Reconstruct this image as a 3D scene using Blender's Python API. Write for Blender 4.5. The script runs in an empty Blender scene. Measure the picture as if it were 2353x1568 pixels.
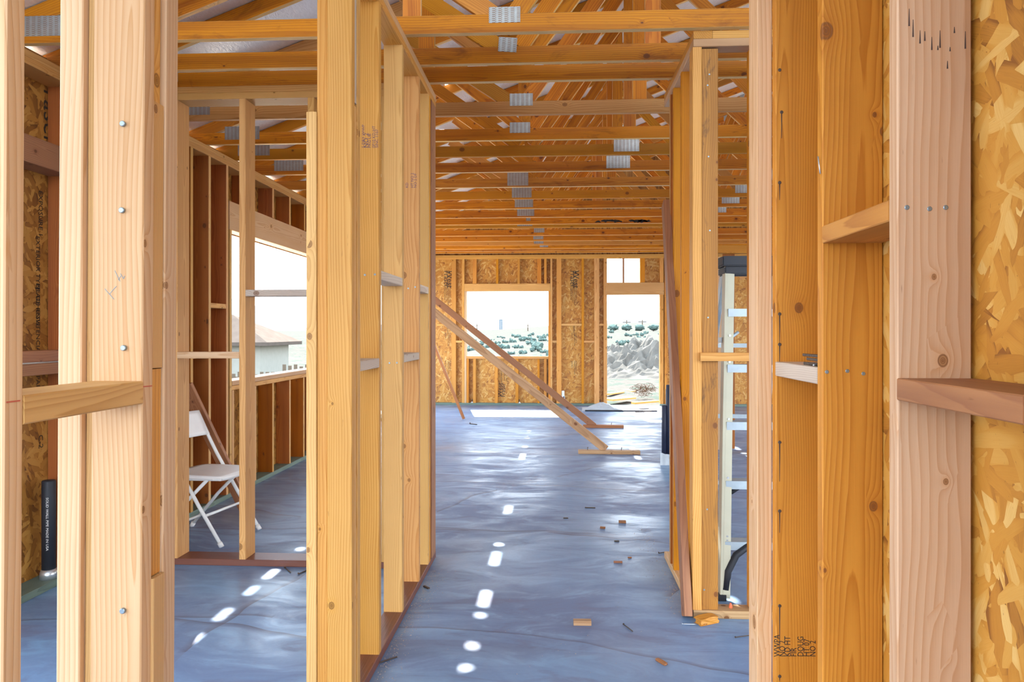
import bpy, bmesh, math, random
from mathutils import Vector, Matrix, Quaternion
random.seed(7)
SC = bpy.context.scene
COL = SC.collection
# ------------------------------------------------------------------ camera numbers (frame 2353 x 1568)
FP = 1700.0; TH = math.atan(99.5/FP); HY = 763.0; EH = 1.36
def floor_pt(px, py, z=0.0):
    D = FP*(EH-z)/(py-HY); L = (px-1176.5)/FP*D
    return (L*math.cos(TH)-D*math.sin(TH), L*math.sin(TH)+D*math.cos(TH))
def x_at(px, Y): return Y*math.tan(math.atan((px-1176.5)/FP)-TH)
def y_at(px, X): return X/math.tan(math.atan((px-1176.5)/FP)-TH)
def z_at(py, X, Y):
    D = -X*math.sin(TH)+Y*math.cos(TH); return EH+(HY-py)*D/FP
def deck_z(X): return 2.90+.375*(X+2.8) if X < 2.95 else 2.90+.375*(5.75-(X-2.95))

# ------------------------------------------------------------------ material helpers
class NT:
    def __init__(s, tree): s.t = tree
    def n(s, typ, **kw):
        nd = s.t.nodes.new(typ)
        for k, v in kw.items():
            if hasattr(nd, k): setattr(nd, k, v)
        return nd
    def l(s, a, b): s.t.links.new(a, b)
    def m(s, op, a, b=None, c=None, clamp=False):
        nd = s.t.nodes.new('ShaderNodeMath'); nd.operation = op; nd.use_clamp = clamp
        for i, v in enumerate((a, b, c)):
            if v is None: continue
            if isinstance(v, (int, float)): nd.inputs[i].default_value = v
            else: s.l(v, nd.inputs[i])
        return nd.outputs[0]
    def vm(s, op, a, b=None):
        nd = s.t.nodes.new('ShaderNodeVectorMath'); nd.operation = op
        for i, v in enumerate((a, b)):
            if v is None: continue
            if isinstance(v, (tuple, list)): nd.inputs[i].default_value = v
            else: s.l(v, nd.inputs[i])
        return nd.outputs['Value'] if op in ('LENGTH', 'DOT_PRODUCT', 'DISTANCE') else nd.outputs[0]
    def mix(s, f, a, b, mode='MIX'):
        nd = s.t.nodes.new('ShaderNodeMix'); nd.data_type = 'RGBA'; nd.blend_type = mode
        for sock, v in ((nd.inputs[0], f), (nd.inputs[6], a), (nd.inputs[7], b)):
            if isinstance(v, (int, float)): sock.default_value = v
            elif isinstance(v, tuple): sock.default_value = (*v[:3], 1)
            else: s.l(v, sock)
        return nd.outputs[2]
    def noise(s, vec, scale, detail=3, rough=.5, dist=0.):
        nd = s.t.nodes.new('ShaderNodeTexNoise')
        s.l(vec, nd.inputs['Vector']); nd.inputs['Scale'].default_value = scale
        nd.inputs['Detail'].default_value = detail; nd.inputs['Roughness'].default_value = rough
        nd.inputs['Distortion'].default_value = dist
        return nd.outputs['Fac']
    def rng(s, v, a, b, c=0., d=1.):
        nd = s.t.nodes.new('ShaderNodeMapRange'); s.l(v, nd.inputs[0])
        for i, q in enumerate((a, b, c, d)): nd.inputs[i+1].default_value = q
        return nd.outputs[0]
def new_mat(name, rough=.6, metal=0.):
    m = bpy.data.materials.new(name); m.use_nodes = True
    t = m.node_tree; b = t.nodes['Principled BSDF']
    b.inputs['Roughness'].default_value = rough; b.inputs['Metallic'].default_value = metal
    return m, NT(t), b
def plain(name, col, rough=.6, metal=0., var=.12, scale=20, bump=0.):
    m, g, b = new_mat(name, rough, metal)
    tc = g.n('ShaderNodeTexCoord').outputs['Object']
    n = g.noise(tc, scale, 4)
    c2 = tuple(max(0, v*(1-var*2)) for v in col); c1 = tuple(min(1, v*(1+var)) for v in col)
    g.l(g.mix(n, c2, c1), b.inputs['Base Color'])
    if bump:
        bp = g.n('ShaderNodeBump'); bp.inputs['Strength'].default_value = bump; bp.inputs['Distance'].default_value = .004
        g.l(n, bp.inputs['Height']); g.l(bp.outputs[0], b.inputs['Normal'])
    return m
def wood(name, light, dark, knotc=(.16, .06, .02), ring=55., knots=.45, streak=(.5, .25, .08), streak_amt=.3, rough=.55, grain=1., lit_edge=None, stain=0., staincol=(.05, .03, .02), spec=.35):
    """sawn lumber: growth rings as a solid texture about an off-centre pith, bending round knots; length is local Z"""
    m, g, b = new_mat(name, rough)
    b.inputs['Specular IOR Level'].default_value = spec
    tc = g.n('ShaderNodeTexCoord').outputs['Object']
    rnd = g.n('ShaderNodeObjectInfo').outputs['Random']
    wn = g.n('ShaderNodeTexWhiteNoise'); wn.noise_dimensions = '1D'; g.l(rnd, wn.inputs['W'])
    rv = g.vm('MULTIPLY', wn.outputs['Color'], (40., 40., 40.))
    P = g.vm('ADD', tc, rv)                               # unique patch of texture space for every board
    # knots
    Ps = g.vm('MULTIPLY', P, (9., 9., 3.4))
    vo = g.n('ShaderNodeTexVoronoi'); vo.feature = 'F1'; g.l(Ps, vo.inputs['Vector']); vo.inputs['Scale'].default_value = 1.
    dv = g.vm('MULTIPLY', g.vm('SUBTRACT', Ps, vo.outputs['Position']), (1/9., 1/9., 1/4.4))
    nrm = g.n('ShaderNodeTexCoord').outputs['Normal']
    dp = g.vm('DOT_PRODUCT', dv, nrm)
    sc_ = g.n('ShaderNodeVectorMath'); sc_.operation = 'SCALE'; g.l(nrm, sc_.inputs[0]); g.l(dp, sc_.inputs['Scale'])
    kd = g.vm('LENGTH', g.vm('SUBTRACT', dv, sc_.outputs[0]))
    sep = g.n('ShaderNodeSeparateColor'); g.l(vo.outputs['Color'], sep.inputs[0])
    pres = g.m('LESS_THAN', sep.outputs[0], knots*.62)
    size = g.m('MULTIPLY_ADD', g.m('POWER', sep.outputs[1], 2.), .011, .0035)
    rel = g.m('DIVIDE', kd, size)
    kn = g.m('MULTIPLY', g.rng(rel, 1.25, .8), pres)
    core = g.m('MULTIPLY', g.rng(rel, .75, .35), pres)
    swirl = g.m('MULTIPLY', g.m('EXPONENT', g.m('MULTIPLY', rel, -.55)), pres)
    # rings
    low = g.n('ShaderNodeTexNoise'); g.l(g.vm('MULTIPLY', P, (3., 3., .9)), low.inputs['Vector'])
    low.inputs['Scale'].default_value = 1.; low.inputs['Detail'].default_value = 2
    off = g.vm('MULTIPLY', g.vm('SUBTRACT', low.outputs['Color'], (.5, .5, .5)), (.07, .07, 0.))
    sepr = g.n('ShaderNodeSeparateColor'); g.l(wn.outputs['Color'], sepr.inputs[0])
    cx = g.m('MULTIPLY_ADD', sepr.outputs[0], .16, -.08); cy = g.m('MULTIPLY_ADD', sepr.outputs[1], .16, -.08)
    cmb = g.n('ShaderNodeCombineXYZ'); g.l(cx, cmb.inputs[0]); g.l(cy, cmb.inputs[1])
    q = g.vm('ADD', g.vm('ADD', tc, off), cmb.outputs[0])
    sq = g.n('ShaderNodeSeparateXYZ'); g.l(q, sq.inputs[0])
    tilt = g.m('MULTIPLY', sq.outputs[2], g.m('MULTIPLY_ADD', sepr.outputs[2], .036, -.018))
    xx = g.m('ADD', sq.outputs[0], tilt)
    rad = g.m('SQRT', g.m('ADD', g.m('MULTIPLY', xx, xx), g.m('MULTIPLY', sq.outputs[1], sq.outputs[1])))
    ph = g.m('ADD', g.m('MULTIPLY', rad, ring*3.2), g.m('MULTIPLY', swirl, 3.2))
    ph = g.m('ADD', ph, g.m('MULTIPLY', g.noise(g.vm('MULTIPLY', P, (60., 60., 4.)), 1., 2), .55))
    fr = g.m('FRACT', ph)
    late = g.m('POWER', fr, 2.0)
    late = g.m('MULTIPLY', late, g.rng(fr, 1.0, .93))
    fib = g.noise(g.vm('MULTIPLY', P, (420., 420., 9.)), 1., 3, .6)
    band = g.noise(g.vm('MULTIPLY', P, (22., 22., .7)), 1., 3)
    c = g.mix(g.m('MULTIPLY', late, grain), light, dark)
    c = g.mix(g.m('MULTIPLY', g.rng(band, .45, .75), streak_amt), c, streak)
    c = g.mix(g.m('MULTIPLY', fib, .22), c, dark)
    big = g.noise(g.vm('MULTIPLY', P, (6., 6., 2.)), 1., 2)
    c = g.mix(.36, c, g.mix(big, tuple(v*.62 for v in dark), light))
    halo = g.m('MULTIPLY', g.rng(rel, 3.2, 1.), pres)
    c = g.mix(g.m('MULTIPLY', halo, .35), c, streak)
    kr = g.m('ABSOLUTE', g.m('SINE', g.m('MULTIPLY', rel, 9.)))
    c = g.mix(kn, c, g.mix(g.m('MULTIPLY', kr, .6), tuple(v*.75 for v in streak), knotc))
    edge = g.m('MULTIPLY', g.m('MULTIPLY', g.rng(rel, .82, 1.0), g.rng(rel, 1.25, 1.05)), pres)
    c = g.mix(g.m('MULTIPLY', edge, .75), c, knotc)
    c = g.mix(g.m('MULTIPLY', core, .35), c, knotc)
    # little pitch streaks / dents
    pk = g.noise(g.vm('MULTIPLY', P, (120., 120., 14.)), 1., 2)
    c = g.mix(g.rng(pk, .74, .80, 0, .55), c, knotc)
    if stain:
        st = g.noise(g.vm('MULTIPLY', P, (9., 9., 3.)), 1., 5, .7, 1.2)
        c = g.mix(g.rng(st, .55, .72, 0, stain), c, staincol)
    if lit_edge:  # light falling on the narrow edges, painted in as a paler colour
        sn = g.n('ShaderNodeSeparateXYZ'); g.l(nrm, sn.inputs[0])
        c = g.mix(g.m('MULTIPLY', g.rng(g.m('ABSOLUTE', sn.outputs[0]), .6, .9), g.rng(fib, .2, .5, .7, 1.)), c, g.mix(late, lit_edge, tuple(v*.65 for v in lit_edge)))
    hs = g.n('ShaderNodeHueSaturation')
    g.l(g.m('MULTIPLY_ADD', sepr.outputs[1], .010, .495), hs.inputs['Hue'])
    g.l(g.m('MULTIPLY_ADD', sepr.outputs[0], .22, .90), hs.inputs['Value'])
    g.l(g.m('MULTIPLY_ADD', sepr.outputs[2], .12, 1.0), hs.inputs['Saturation'])
    g.l(c, hs.inputs['Color']); g.l(hs.outputs[0], b.inputs['Base Color'])
    bp = g.n('ShaderNodeBump'); bp.inputs['Strength'].default_value = .35; bp.inputs['Distance'].default_value = .0012
    g.l(g.m('ADD', g.m('MULTIPLY', late, .6), g.m('MULTIPLY', fib, .5)), bp.inputs['Height'])
    g.l(bp.outputs[0], b.inputs['Normal'])
    return m
def osb(name, cols, scale=1., rough=.5):
    m, g, b = new_mat(name, rough)
    b.inputs['Specular IOR Level'].default_value = .45
    tc = g.n('ShaderNodeTexCoord').outputs['Object']
    sp = g.n('ShaderNodeSeparateXYZ'); g.l(tc, sp.inputs[0])
    cur = curp = None
    wob = g.n('ShaderNodeTexNoise'); g.l(tc, wob.inputs['Vector']); wob.inputs['Scale'].default_value = 14*scale
    wv = g.vm('MULTIPLY', g.vm('SUBTRACT', wob.outputs['Color'], (.5, .5, .5)), (.008, .008, .008))
    for k, ang in enumerate((8, 38, 64, 97, 123, 155, 24)):
        mp = g.n('ShaderNodeMapping'); mp.vector_type = 'TEXTURE' if False else 'POINT'
        g.l(g.vm('ADD', tc, wv), mp.inputs[0])
        mp.inputs['Rotation'].default_value = (0, 0, math.radians(ang))
        mp.inputs['Location'].default_value = (k*3.7, k*1.9, 0)
        st = g.vm('MULTIPLY', mp.outputs[0], ((27+k*1.5)*scale, (6.+k*.6)*scale, 0.))
        vo = g.n('ShaderNodeTexVoronoi'); vo.voronoi_dimensions = '2D'; g.l(st, vo.inputs['Vector']); vo.inputs['Scale'].default_value = 1.
        s = g.n('ShaderNodeSeparateColor'); g.l(vo.outputs['Color'], s.inputs[0])
        # fibre inside the strand
        fb = g.noise(g.vm('MULTIPLY', mp.outputs[0], (500*scale, 18*scale, 0.)), 1., 2)
        val = g.m('ADD', g.m('MULTIPLY', s.outputs[1], .86), g.m('MULTIPLY', fb, .28))
        edge = g.rng(vo.outputs['Distance'], .42, .75)
        val = g.m('SUBTRACT', val, g.m('MULTIPLY', edge, .28))
        pr = g.m('SUBTRACT', s.outputs[0], g.m('MULTIPLY', vo.outputs['Distance'], .35))
        if cur is None: cur, curp = val, pr
        else:
            sel = g.m('GREATER_THAN', pr, curp)
            mx = g.n('ShaderNodeMix'); mx.data_type = 'FLOAT'
            g.l(sel, mx.inputs[0]); g.l(cur, mx.inputs[2]); g.l(val, mx.inputs[3])
            cur = mx.outputs[0]; curp = g.m('MAXIMUM', pr, curp)
    rp = g.n('ShaderNodeValToRGB'); g.l(cur, rp.inputs[0])
    e = rp.color_ramp.elements
    e[0].position = .0; e[0].color = (*cols[0], 1); e[1].position = 1.; e[1].color = (*cols[-1], 1)
    for i, cc in enumerate(cols[1:-1]):
        el = e.new((i+1)/(len(cols)-1)); el.color = (*cc, 1)
    chip = g.noise(g.vm('MULTIPLY', tc, (160*scale, 60*scale, 1.)), 1., 2, .5, 1.)
    c = g.mix(g.rng(chip, .70, .76, 0, .6), rp.outputs[0], (.10, .04, .01))
    g.l(c, b.inputs['Base Color'])
    bp = g.n('ShaderNodeBump'); bp.inputs['Strength'].default_value = .4; bp.inputs['Distance'].default_value = .002
    g.l(cur, bp.inputs['Height']); g.l(bp.outputs[0], b.inputs['Normal'])
    return m

M = {}
M['pale'] = wood('pale_pine_lumber', (.68, .455, .285), (.48, .245, .105), ring=32, streak=(.62, .33, .14), streak_amt=.22, knots=.35)
M['fir'] = wood('honey_fir_lumber', (.70, .385, .145), (.42, .165, .04), ring=38, streak=(.56, .27, .07), streak_amt=.35, knots=.45)
M['orange'] = wood('orange_fir_lumber', (.67, .30, .055), (.39, .12, .014), ring=36, streak=(.42, .14, .022), streak_amt=.5, knots=.45)
M['truss'] = wood('truss_fir_lumber', (.74, .285, .034), (.40, .09, .007), ring=30, streak=(.26, .055, .010), streak_amt=.85, knots=.6, stain=.6, staincol=(.14, .032, .008), lit_edge=(.78, .50, .22))  # pale edge colour stands in for bounce light on chord undersides
M['amber'] = wood('amber_fir_lumber', (.64, .29, .068), (.35, .115, .02), ring=48, streak=(.36, .13, .03), streak_amt=.45, knots=.4)
M['red'] = wood('red_fir_lumber', (.44, .15, .04), (.24, .06, .014), ring=50, streak=(.16, .04, .014), streak_amt=.6, knots=.5, lit_edge=(.66, .38, .15))  # pale edge colour stands in for hall light on the stud edges
M['edge'] = wood('yellow_fir_lumber', (.69, .42, .17), (.43, .21, .065), ring=60, streak=(.52, .27, .09), streak_amt=.25, knots=.25)
M['aged'] = wood('weathered_dark_lumber', (.46, .225, .065), (.22, .085, .02), ring=34, streak=(.20, .08, .025), streak_amt=.7, knots=.5, stain=.9, staincol=(.045, .025, .015))
M['grey'] = wood('greyed_lumber', (.62, .52, .43), (.36, .26, .19), ring=60, streak=(.45, .33, .24), streak_amt=.4, knots=.2)
M['treated'] = wood('red_brown_treated_lumber', (.22, .075, .05), (.11, .03, .022), ring=50, streak=(.06, .016, .014), streak_amt=.5, knots=.3, rough=.4, spec=.5)
M['green'] = wood('green_treated_lumber', (.20, .27, .22), (.09, .13, .11), ring=50, streak=(.1, .12, .1), streak_amt=.4, knots=.2)
M['brace'] = wood('knotty_brace_lumber', (.60, .38, .21), (.30, .15, .07), ring=22, streak=(.22, .09, .04), streak_amt=.45, knots=.7)
M['redbrace'] = wood('red_brace_lumber', (.42, .19, .09), (.24, .09, .045), ring=36, streak=(.15, .05, .03), streak_amt=.5, knots=.4)
M['osb'] = osb('strand_board', [(.22, .075, .010), (.39, .155, .018), (.46, .195, .024), (.50, .23, .034), (.54, .28, .058), (.62, .38, .12)])
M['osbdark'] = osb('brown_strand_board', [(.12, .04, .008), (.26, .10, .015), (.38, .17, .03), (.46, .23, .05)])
M['ink'] = plain('black_ink', (.02, .016, .014), .6)
M['bluink'] = plain('purple_ink', (.10, .05, .10), .6)
M['chalk'] = plain('red_chalk', (.52, .10, .05), .8)
M['nail'] = plain('zinc_nail', (.30, .36, .40), .4, .8)
M['rust'] = plain('dark_nail', (.10, .07, .055), .5, .5)
M['galv'] = plain('galvanised_wire', (.62, .66, .7), .3, .8)
M['white'] = plain('white_plastic', (.80, .78, .76), .4, 0, .04)
M['whitemetal'] = plain('white_enamel_tube', (.78, .78, .76), .3, .0, .08)
M['black'] = plain('black_plastic', (.016, .018, .026), .6)
M['navy'] = plain('black_abs', (.015, .02, .05), .55, 0, .2, 6)
M['fibre'] = plain('cream_fibreglass', (.56, .54, .40), .5, 0, .07, 9)
M['alu'] = plain('brushed_aluminium', (.40, .47, .52), .45, .35, .08, 40)
M['stucco'] = plain('pale_stucco', (.26, .25, .215), .9, 0, .06, 3)
M['shingle'] = plain('tan_shingles', (.095, .075, .062), .9, 0, .15, 2)
M['fence'] = plain('tan_fence', (.12, .09, .065), .9, 0, .15, 2)
M['dust'] = plain('sawdust', (.62, .47, .32), .9, 0, .3, 60)
M['scrapw'] = M['redbrace']
M['sheet'] = plain('white_plastic_sheet', (.42, .46, .50), .35, 0, .1, 8, .4)
M['orangecap'] = plain('orange_plastic', (.75, .12, .03), .4)
def gusset_mat():
    m, g, b = new_mat('toothed_galvanised_plate', .38, .75)
    tc = g.n('ShaderNodeTexCoord').outputs['Object']
    s = g.n('ShaderNodeSeparateXYZ'); g.l(tc, s.inputs[0])
    fx = g.m('FRACT', g.m('MULTIPLY', s.outputs[0], 34.)); row = g.m('FLOOR', g.m('MULTIPLY', s.outputs[0], 68.))
    fz = g.m('FRACT', g.m('ADD', g.m('MULTIPLY', s.outputs[2], 105.), g.m('MULTIPLY', row, .5)))
    slot = g.m('MULTIPLY', g.m('LESS_THAN', fx, .62), g.m('LESS_THAN', fz, .36))
    n = g.noise(tc, 30., 3)
    c = g.mix(n, (.32, .33, .33), (.54, .56, .55))
    g.l(g.mix(g.m('MULTIPLY', slot, .85), c, (.24, .11, .04)), b.inputs['Base Color'])
    g.l(g.m('MULTIPLY_ADD', slot, -.7, .75), b.inputs['Metallic'])
    bp = g.n('ShaderNodeBump'); bp.inputs['Strength'].default_value = .8; bp.inputs['Distance'].default_value = .002; bp.invert = True
    g.l(slot, bp.inputs['Height']); g.l(bp.outputs[0], b.inputs['Normal'])
    return m
M['gusset'] = gusset_mat()
def foil_mat():
    m, g, b = new_mat('foil_faced_roof_board', .36, .45)
    tc = g.n('ShaderNodeTexCoord').outputs['Object']
    n = g.noise(g.vm('MULTIPLY', tc, (30., 12., 12.)), 2., 4, .6, .6)
    g.l(g.mix(n, (.72, .69, .66), (.92, .90, .88)), b.inputs['Base Color'])
    bp = g.n('ShaderNodeBump'); bp.inputs['Strength'].default_value = .7; bp.inputs['Distance'].default_value = .006
    g.l(n, bp.inputs['Height']); g.l(bp.outputs[0], b.inputs['Normal'])
    return m
M['foil'] = foil_mat()
def floor_mat():
    m, g, b = new_mat('trowelled_concrete', .35)
    tc = g.n('ShaderNodeTexCoord').outputs['Object']
    wz = g.n('ShaderNodeTexNoise'); g.l(tc, wz.inputs['Vector']); wz.inputs['Scale'].default_value = .8; wz.inputs['Detail'].default_value = 3
    w = g.vm('ADD', tc, g.vm('MULTIPLY', g.vm('SUBTRACT', wz.outputs['Color'], (.5, .5, .5)), (.5, .5, 0.)))
    big = g.noise(g.vm('MULTIPLY', w, (.7, 1.3, 1.)), 1.2, 5, .55, .8)
    med = g.noise(g.vm('MULTIPLY', w, (1.3, 3.2, 1.)), 1.6, 6, .62, 1.4)
    fine = g.noise(tc, 55., 4, .6)
    c = g.mix(g.rng(big, .34, .66), (.14, .20, .35), (.19, .34, .54))
    c = g.mix(g.rng(med, .52, .68, 0, .55), c, (.22, .43, .66))
    c = g.mix(g.rng(med, .44, .34, 0, .45), c, (.15, .135, .205))
    # sweeping trowel arcs and hairline cracks
    for k, (cx, cy, sc, lo) in enumerate(((-1.6, -3., .62, .46), (4.5, 3., .5, .5), (1.0, 14., .55, .52))):
        d = g.vm('LENGTH', g.vm('SUBTRACT', w, (cx, cy, 0.)))
        fr = g.m('FRACT', g.m('MULTIPLY', d, sc))
        ln = g.m('MULTIPLY', g.rng(fr, .02, .0), g.m('GREATER_THAN', g.noise(w, .55+k*.1, 1), lo))
        c = g.mix(g.m('MULTIPLY', ln, .7), c, (.06, .055, .09))
        sm = g.m('MULTIPLY', g.rng(fr, .25, .0), g.rng(g.noise(w, .8+k*.2, 2), .45, .6))
        c = g.mix(g.m('MULTIPLY', sm, .25), c, (.12, .10, .14))
    vo = g.n('ShaderNodeTexVoronoi'); vo.feature = 'DISTANCE_TO_EDGE'; g.l(w, vo.inputs['Vector']); vo.inputs['Scale'].default_value = .55
    crack = g.m('MULTIPLY', g.rng(vo.outputs['Distance'], .006, .0), g.m('GREATER_THAN', g.noise(w, .9, 1), .5))
    
    warm = g.noise(tc, .45, 3, .5)
    c = g.mix(g.rng(warm, .52, .72, 0, .35), c, (.27, .24, .28))
    c = g.mix(g.m('MULTIPLY', fine, .18), c, (.12, .10, .12))
    g.l(c, b.inputs['Base Color'])
    r = g.rng(g.m('ADD', g.m('MULTIPLY', big, .5), g.m('MULTIPLY', med, .5)), .40, .60, .55, .25)
    g.l(g.m('ADD', r, g.m('MULTIPLY', fine, .08)), b.inputs['Roughness'])
    b.inputs['Specular IOR Level'].default_value = .45
    bp = g.n('ShaderNodeBump'); bp.inputs['Strength'].default_value = .16; bp.inputs['Distance'].default_value = .008
    g.l(g.m('ADD', g.m('MULTIPLY', med, .8), g.m('MULTIPLY', fine, .12)), bp.inputs['Height']); g.l(bp.outputs[0], b.inputs['Normal'])
    return m
M['floor'] = floor_mat()
def ground_mat():
    m, g, b = new_mat('desert_scrub_ground', .95)
    tc = g.n('ShaderNodeTexCoord').outputs['Object']
    a = g.noise(tc, .35, 6, .7); s = g.noise(tc, 1.4, 5, .75); f = g.noise(tc, 9., 4)
    c = g.mix(a, (.060, .055, .048), (.095, .089, .080))
    c = g.mix(g.rng(s, .50, .58, 0, .8), c, (.045, .062, .050))
    c = g.mix(g.rng(f, .56, .70, 0, .5), c, (.055, .047, .038))
    g.l(c, b.inputs['Base Color'])
    return m
M['ground'] = ground_mat()
M['dirt'] = plain('rubble_dirt', (.125, .115, .10), .95, 0, .32, 2.2, .6)
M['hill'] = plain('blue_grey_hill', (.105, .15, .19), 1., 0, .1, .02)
M['scrub'] = plain('dark_scrub', (.075, .105, .092), .9)
M['tumble'] = plain('dry_tumbleweed', (.09, .055, .035), .9)

for k_ in ('ground', 'dirt', 'hill', 'scrub', 'tumble', 'shingle', 'stucco', 'fence', 'bounce_slab'):
    if k_ in M: M[k_].node_tree.nodes['Principled BSDF'].inputs['Specular IOR Level'].default_value = 0.
# ------------------------------------------------------------------ object helpers
def tag(o, label=None, cat=None, group=None, kind=None):
    if label: o['label'] = label
    if cat: o['category'] = cat
    if group: o['group'] = group
    if kind: o['kind'] = kind
    return o
def link(name, bm, mat, parent=None, smooth=False):
    me = bpy.data.meshes.new(name); bm.normal_update(); bm.to_mesh(me); bm.free()
    me.materials.append(M[mat] if isinstance(mat, str) else mat)
    if smooth:
        for p in me.polygons: p.use_smooth = True
    o = bpy.data.objects.new(name, me); COL.objects.link(o)
    if parent is not None: o.parent = parent
    return o
def empty(name, loc, label, cat, group=None, rz=0.):
    o = bpy.data.objects.new(name, None); COL.objects.link(o); o.location = loc; o.rotation_euler = (0, 0, rz)
    o.empty_display_size = .1
    return tag(o, label, cat, group)
def add_box(bm, x0, x1, y0, y1, z0, z1, ch=0.):
    """axis-aligned box in bm; ch chamfers the four edges running along Z"""
    if ch:
        pts = [(x0+ch, y0), (x1-ch, y0), (x1, y0+ch), (x1, y1-ch), (x1-ch, y1), (x0+ch, y1), (x0, y1-ch), (x0, y0+ch)]
    else: pts = [(x0, y0), (x1, y0), (x1, y1), (x0, y1)]
    n = len(pts)
    lo = [bm.verts.new((x, y, z0)) for x, y in pts]; hi = [bm.verts.new((x, y, z1)) for x, y in pts]
    bm.faces.new(lo[::-1]); bm.faces.new(hi)
    for i in range(n): bm.faces.new((lo[i], lo[(i+1) % n], hi[(i+1) % n], hi[i]))
def add_tube(bm, pts, r, n=10, cap=True):
    pts = [Vector(p) for p in pts]; rings = []
    d0 = (pts[1]-pts[0]).normalized(); up = Vector((0, 0, 1)) if abs(d0.z) < .9 else Vector((1, 0, 0))
    for i, p in enumerate(pts):
        d = (pts[min(i+1, len(pts)-1)]-pts[max(i-1, 0)]).normalized()
        u = d.cross(up).normalized(); v = u.cross(d).normalized()
        rr = r[i] if isinstance(r, (list, tuple)) else r
        rings.append([bm.verts.new(p+(u*math.cos(2*math.pi*k/n)+v*math.sin(2*math.pi*k/n))*rr) for k in range(n)])
    for a, b in zip(rings, rings[1:]):
        for k in range(n): bm.faces.new((a[k], a[(k+1) % n], b[(k+1) % n], b[k]))
    if cap: bm.faces.new(rings[0][::-1]); bm.faces.new(rings[-1])
def lumber(name, x0, x1, y0, y1, z0, z1, mat, label=None, cat=None, group=None, parent=None, lean=0., kind=None):
    """a board given by its extents in the world (or in its parent's frame): one mesh whose local Z runs along the grain"""
    s = Vector((x1-x0, y1-y0, z1-z0)); c = Vector(((x0+x1)/2, (y0+y1)/2, (z0+z1)/2))
    ax = max(range(3), key=lambda i: s[i])
    bm = bmesh.new()
    if ax == 2: a, b, L = s.x, s.y, s.z; q = Quaternion()
    elif ax == 0: a, b, L = s.z, s.y, s.x; q = Quaternion((0, 1, 0), math.pi/2)
    else: a, b, L = s.x, s.z, s.y; q = Quaternion((1, 0, 0), -math.pi/2)
    add_box(bm, -a/2, a/2, -b/2, b/2, -L/2, L/2, min(.0022, a*.1, b*.1))
    o = link(name, bm, mat, parent)
    o.location = c; o.rotation_mode = 'QUATERNION'
    if lean: q = Quaternion((0, 1, 0), lean) @ q
    o.rotation_quaternion = q
    return tag(o, label, cat, group, kind)
def beam(name, p0, p1, a, b, mat, label=None, cat=None, group=None, parent=None, up=(0, 1, 0), cut=None):
    """slanting board p0 -> p1; a across, b along the direction `up`"""
    p0 = Vector(p0); p1 = Vector(p1); d = (p1-p0); L = d.length; z = d.normalized()
    y = (Vector(up)-z*Vector(up).dot(z)).normalized(); x = y.cross(z)
    bm = bmesh.new(); add_box(bm, -a/2, a/2, -b/2, b/2, -L/2, L/2, min(.0022, a*.1, b*.1))
    if cut:      # end cuts: list of world planes (point, outward normal) flattening the ends
        R = Matrix((x, y, z)).transposed().to_4x4(); R.translation = (p0+p1)/2; Ri = R.inverted()
        for pt, nr in cut:
            lp = Ri @ Vector(pt); ln = Ri.to_3x3() @ Vector(nr)
            r = bmesh.ops.bisect_plane(bm, geom=bm.verts[:]+bm.edges[:]+bm.faces[:], plane_co=lp, plane_no=ln, clear_outer=True)
            ed = [e for e in r['geom_cut'] if isinstance(e, bmesh.types.BMEdge)]
            if ed: bmesh.ops.edgeloop_fill(bm, edges=ed)
    o = link(name, bm, mat, parent); o.location = (p0+p1)/2; o.rotation_mode = 'QUATERNION'
    o.rotation_quaternion = Matrix((x, y, z)).transposed().to_quaternion()
    return tag(o, label, cat, group)
def keep(child, parent):
    """parent child to parent without moving it (parents here never have scale)"""
    pm = Matrix.LocRotScale(parent.location, parent.rotation_quaternion if parent.rotation_mode == 'QUATERNION' else parent.rotation_euler, (1, 1, 1))
    cm = Matrix.LocRotScale(child.location, child.rotation_quaternion if child.rotation_mode == 'QUATERNION' else child.rotation_euler, (1, 1, 1))
    m = pm.inverted() @ cm
    child.parent = parent
    child.rotation_mode = 'QUATERNION'; child.location = m.translation; child.rotation_quaternion = m.to_quaternion()
    return child
nail_mesh = {}
def nail(parent, pos, normal, mat='nail', r=.0045, drip=False):
    """a nail head on a board's face"""
    key = (mat, round(r, 4))
    if key not in nail_mesh:
        bm = bmesh.new(); add_tube(bm, [(0, 0, -.004), (0, 0, .0008), (0, 0, .0016)], [r, r, r*.8], 10)
        me = bpy.data.meshes.new('nail_head'); bm.to_mesh(me); bm.free(); me.materials.append(M[mat]); nail_mesh[key] = me
    o = bpy.data.objects.new('nail_head', nail_mesh[key]); COL.objects.link(o)
    o.location = pos; o.rotation_mode = 'QUATERNION'; o.rotation_quaternion = Vector((0, 0, 1)).rotation_difference(Vector(normal))
    keep(o, parent)
    return o
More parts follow.
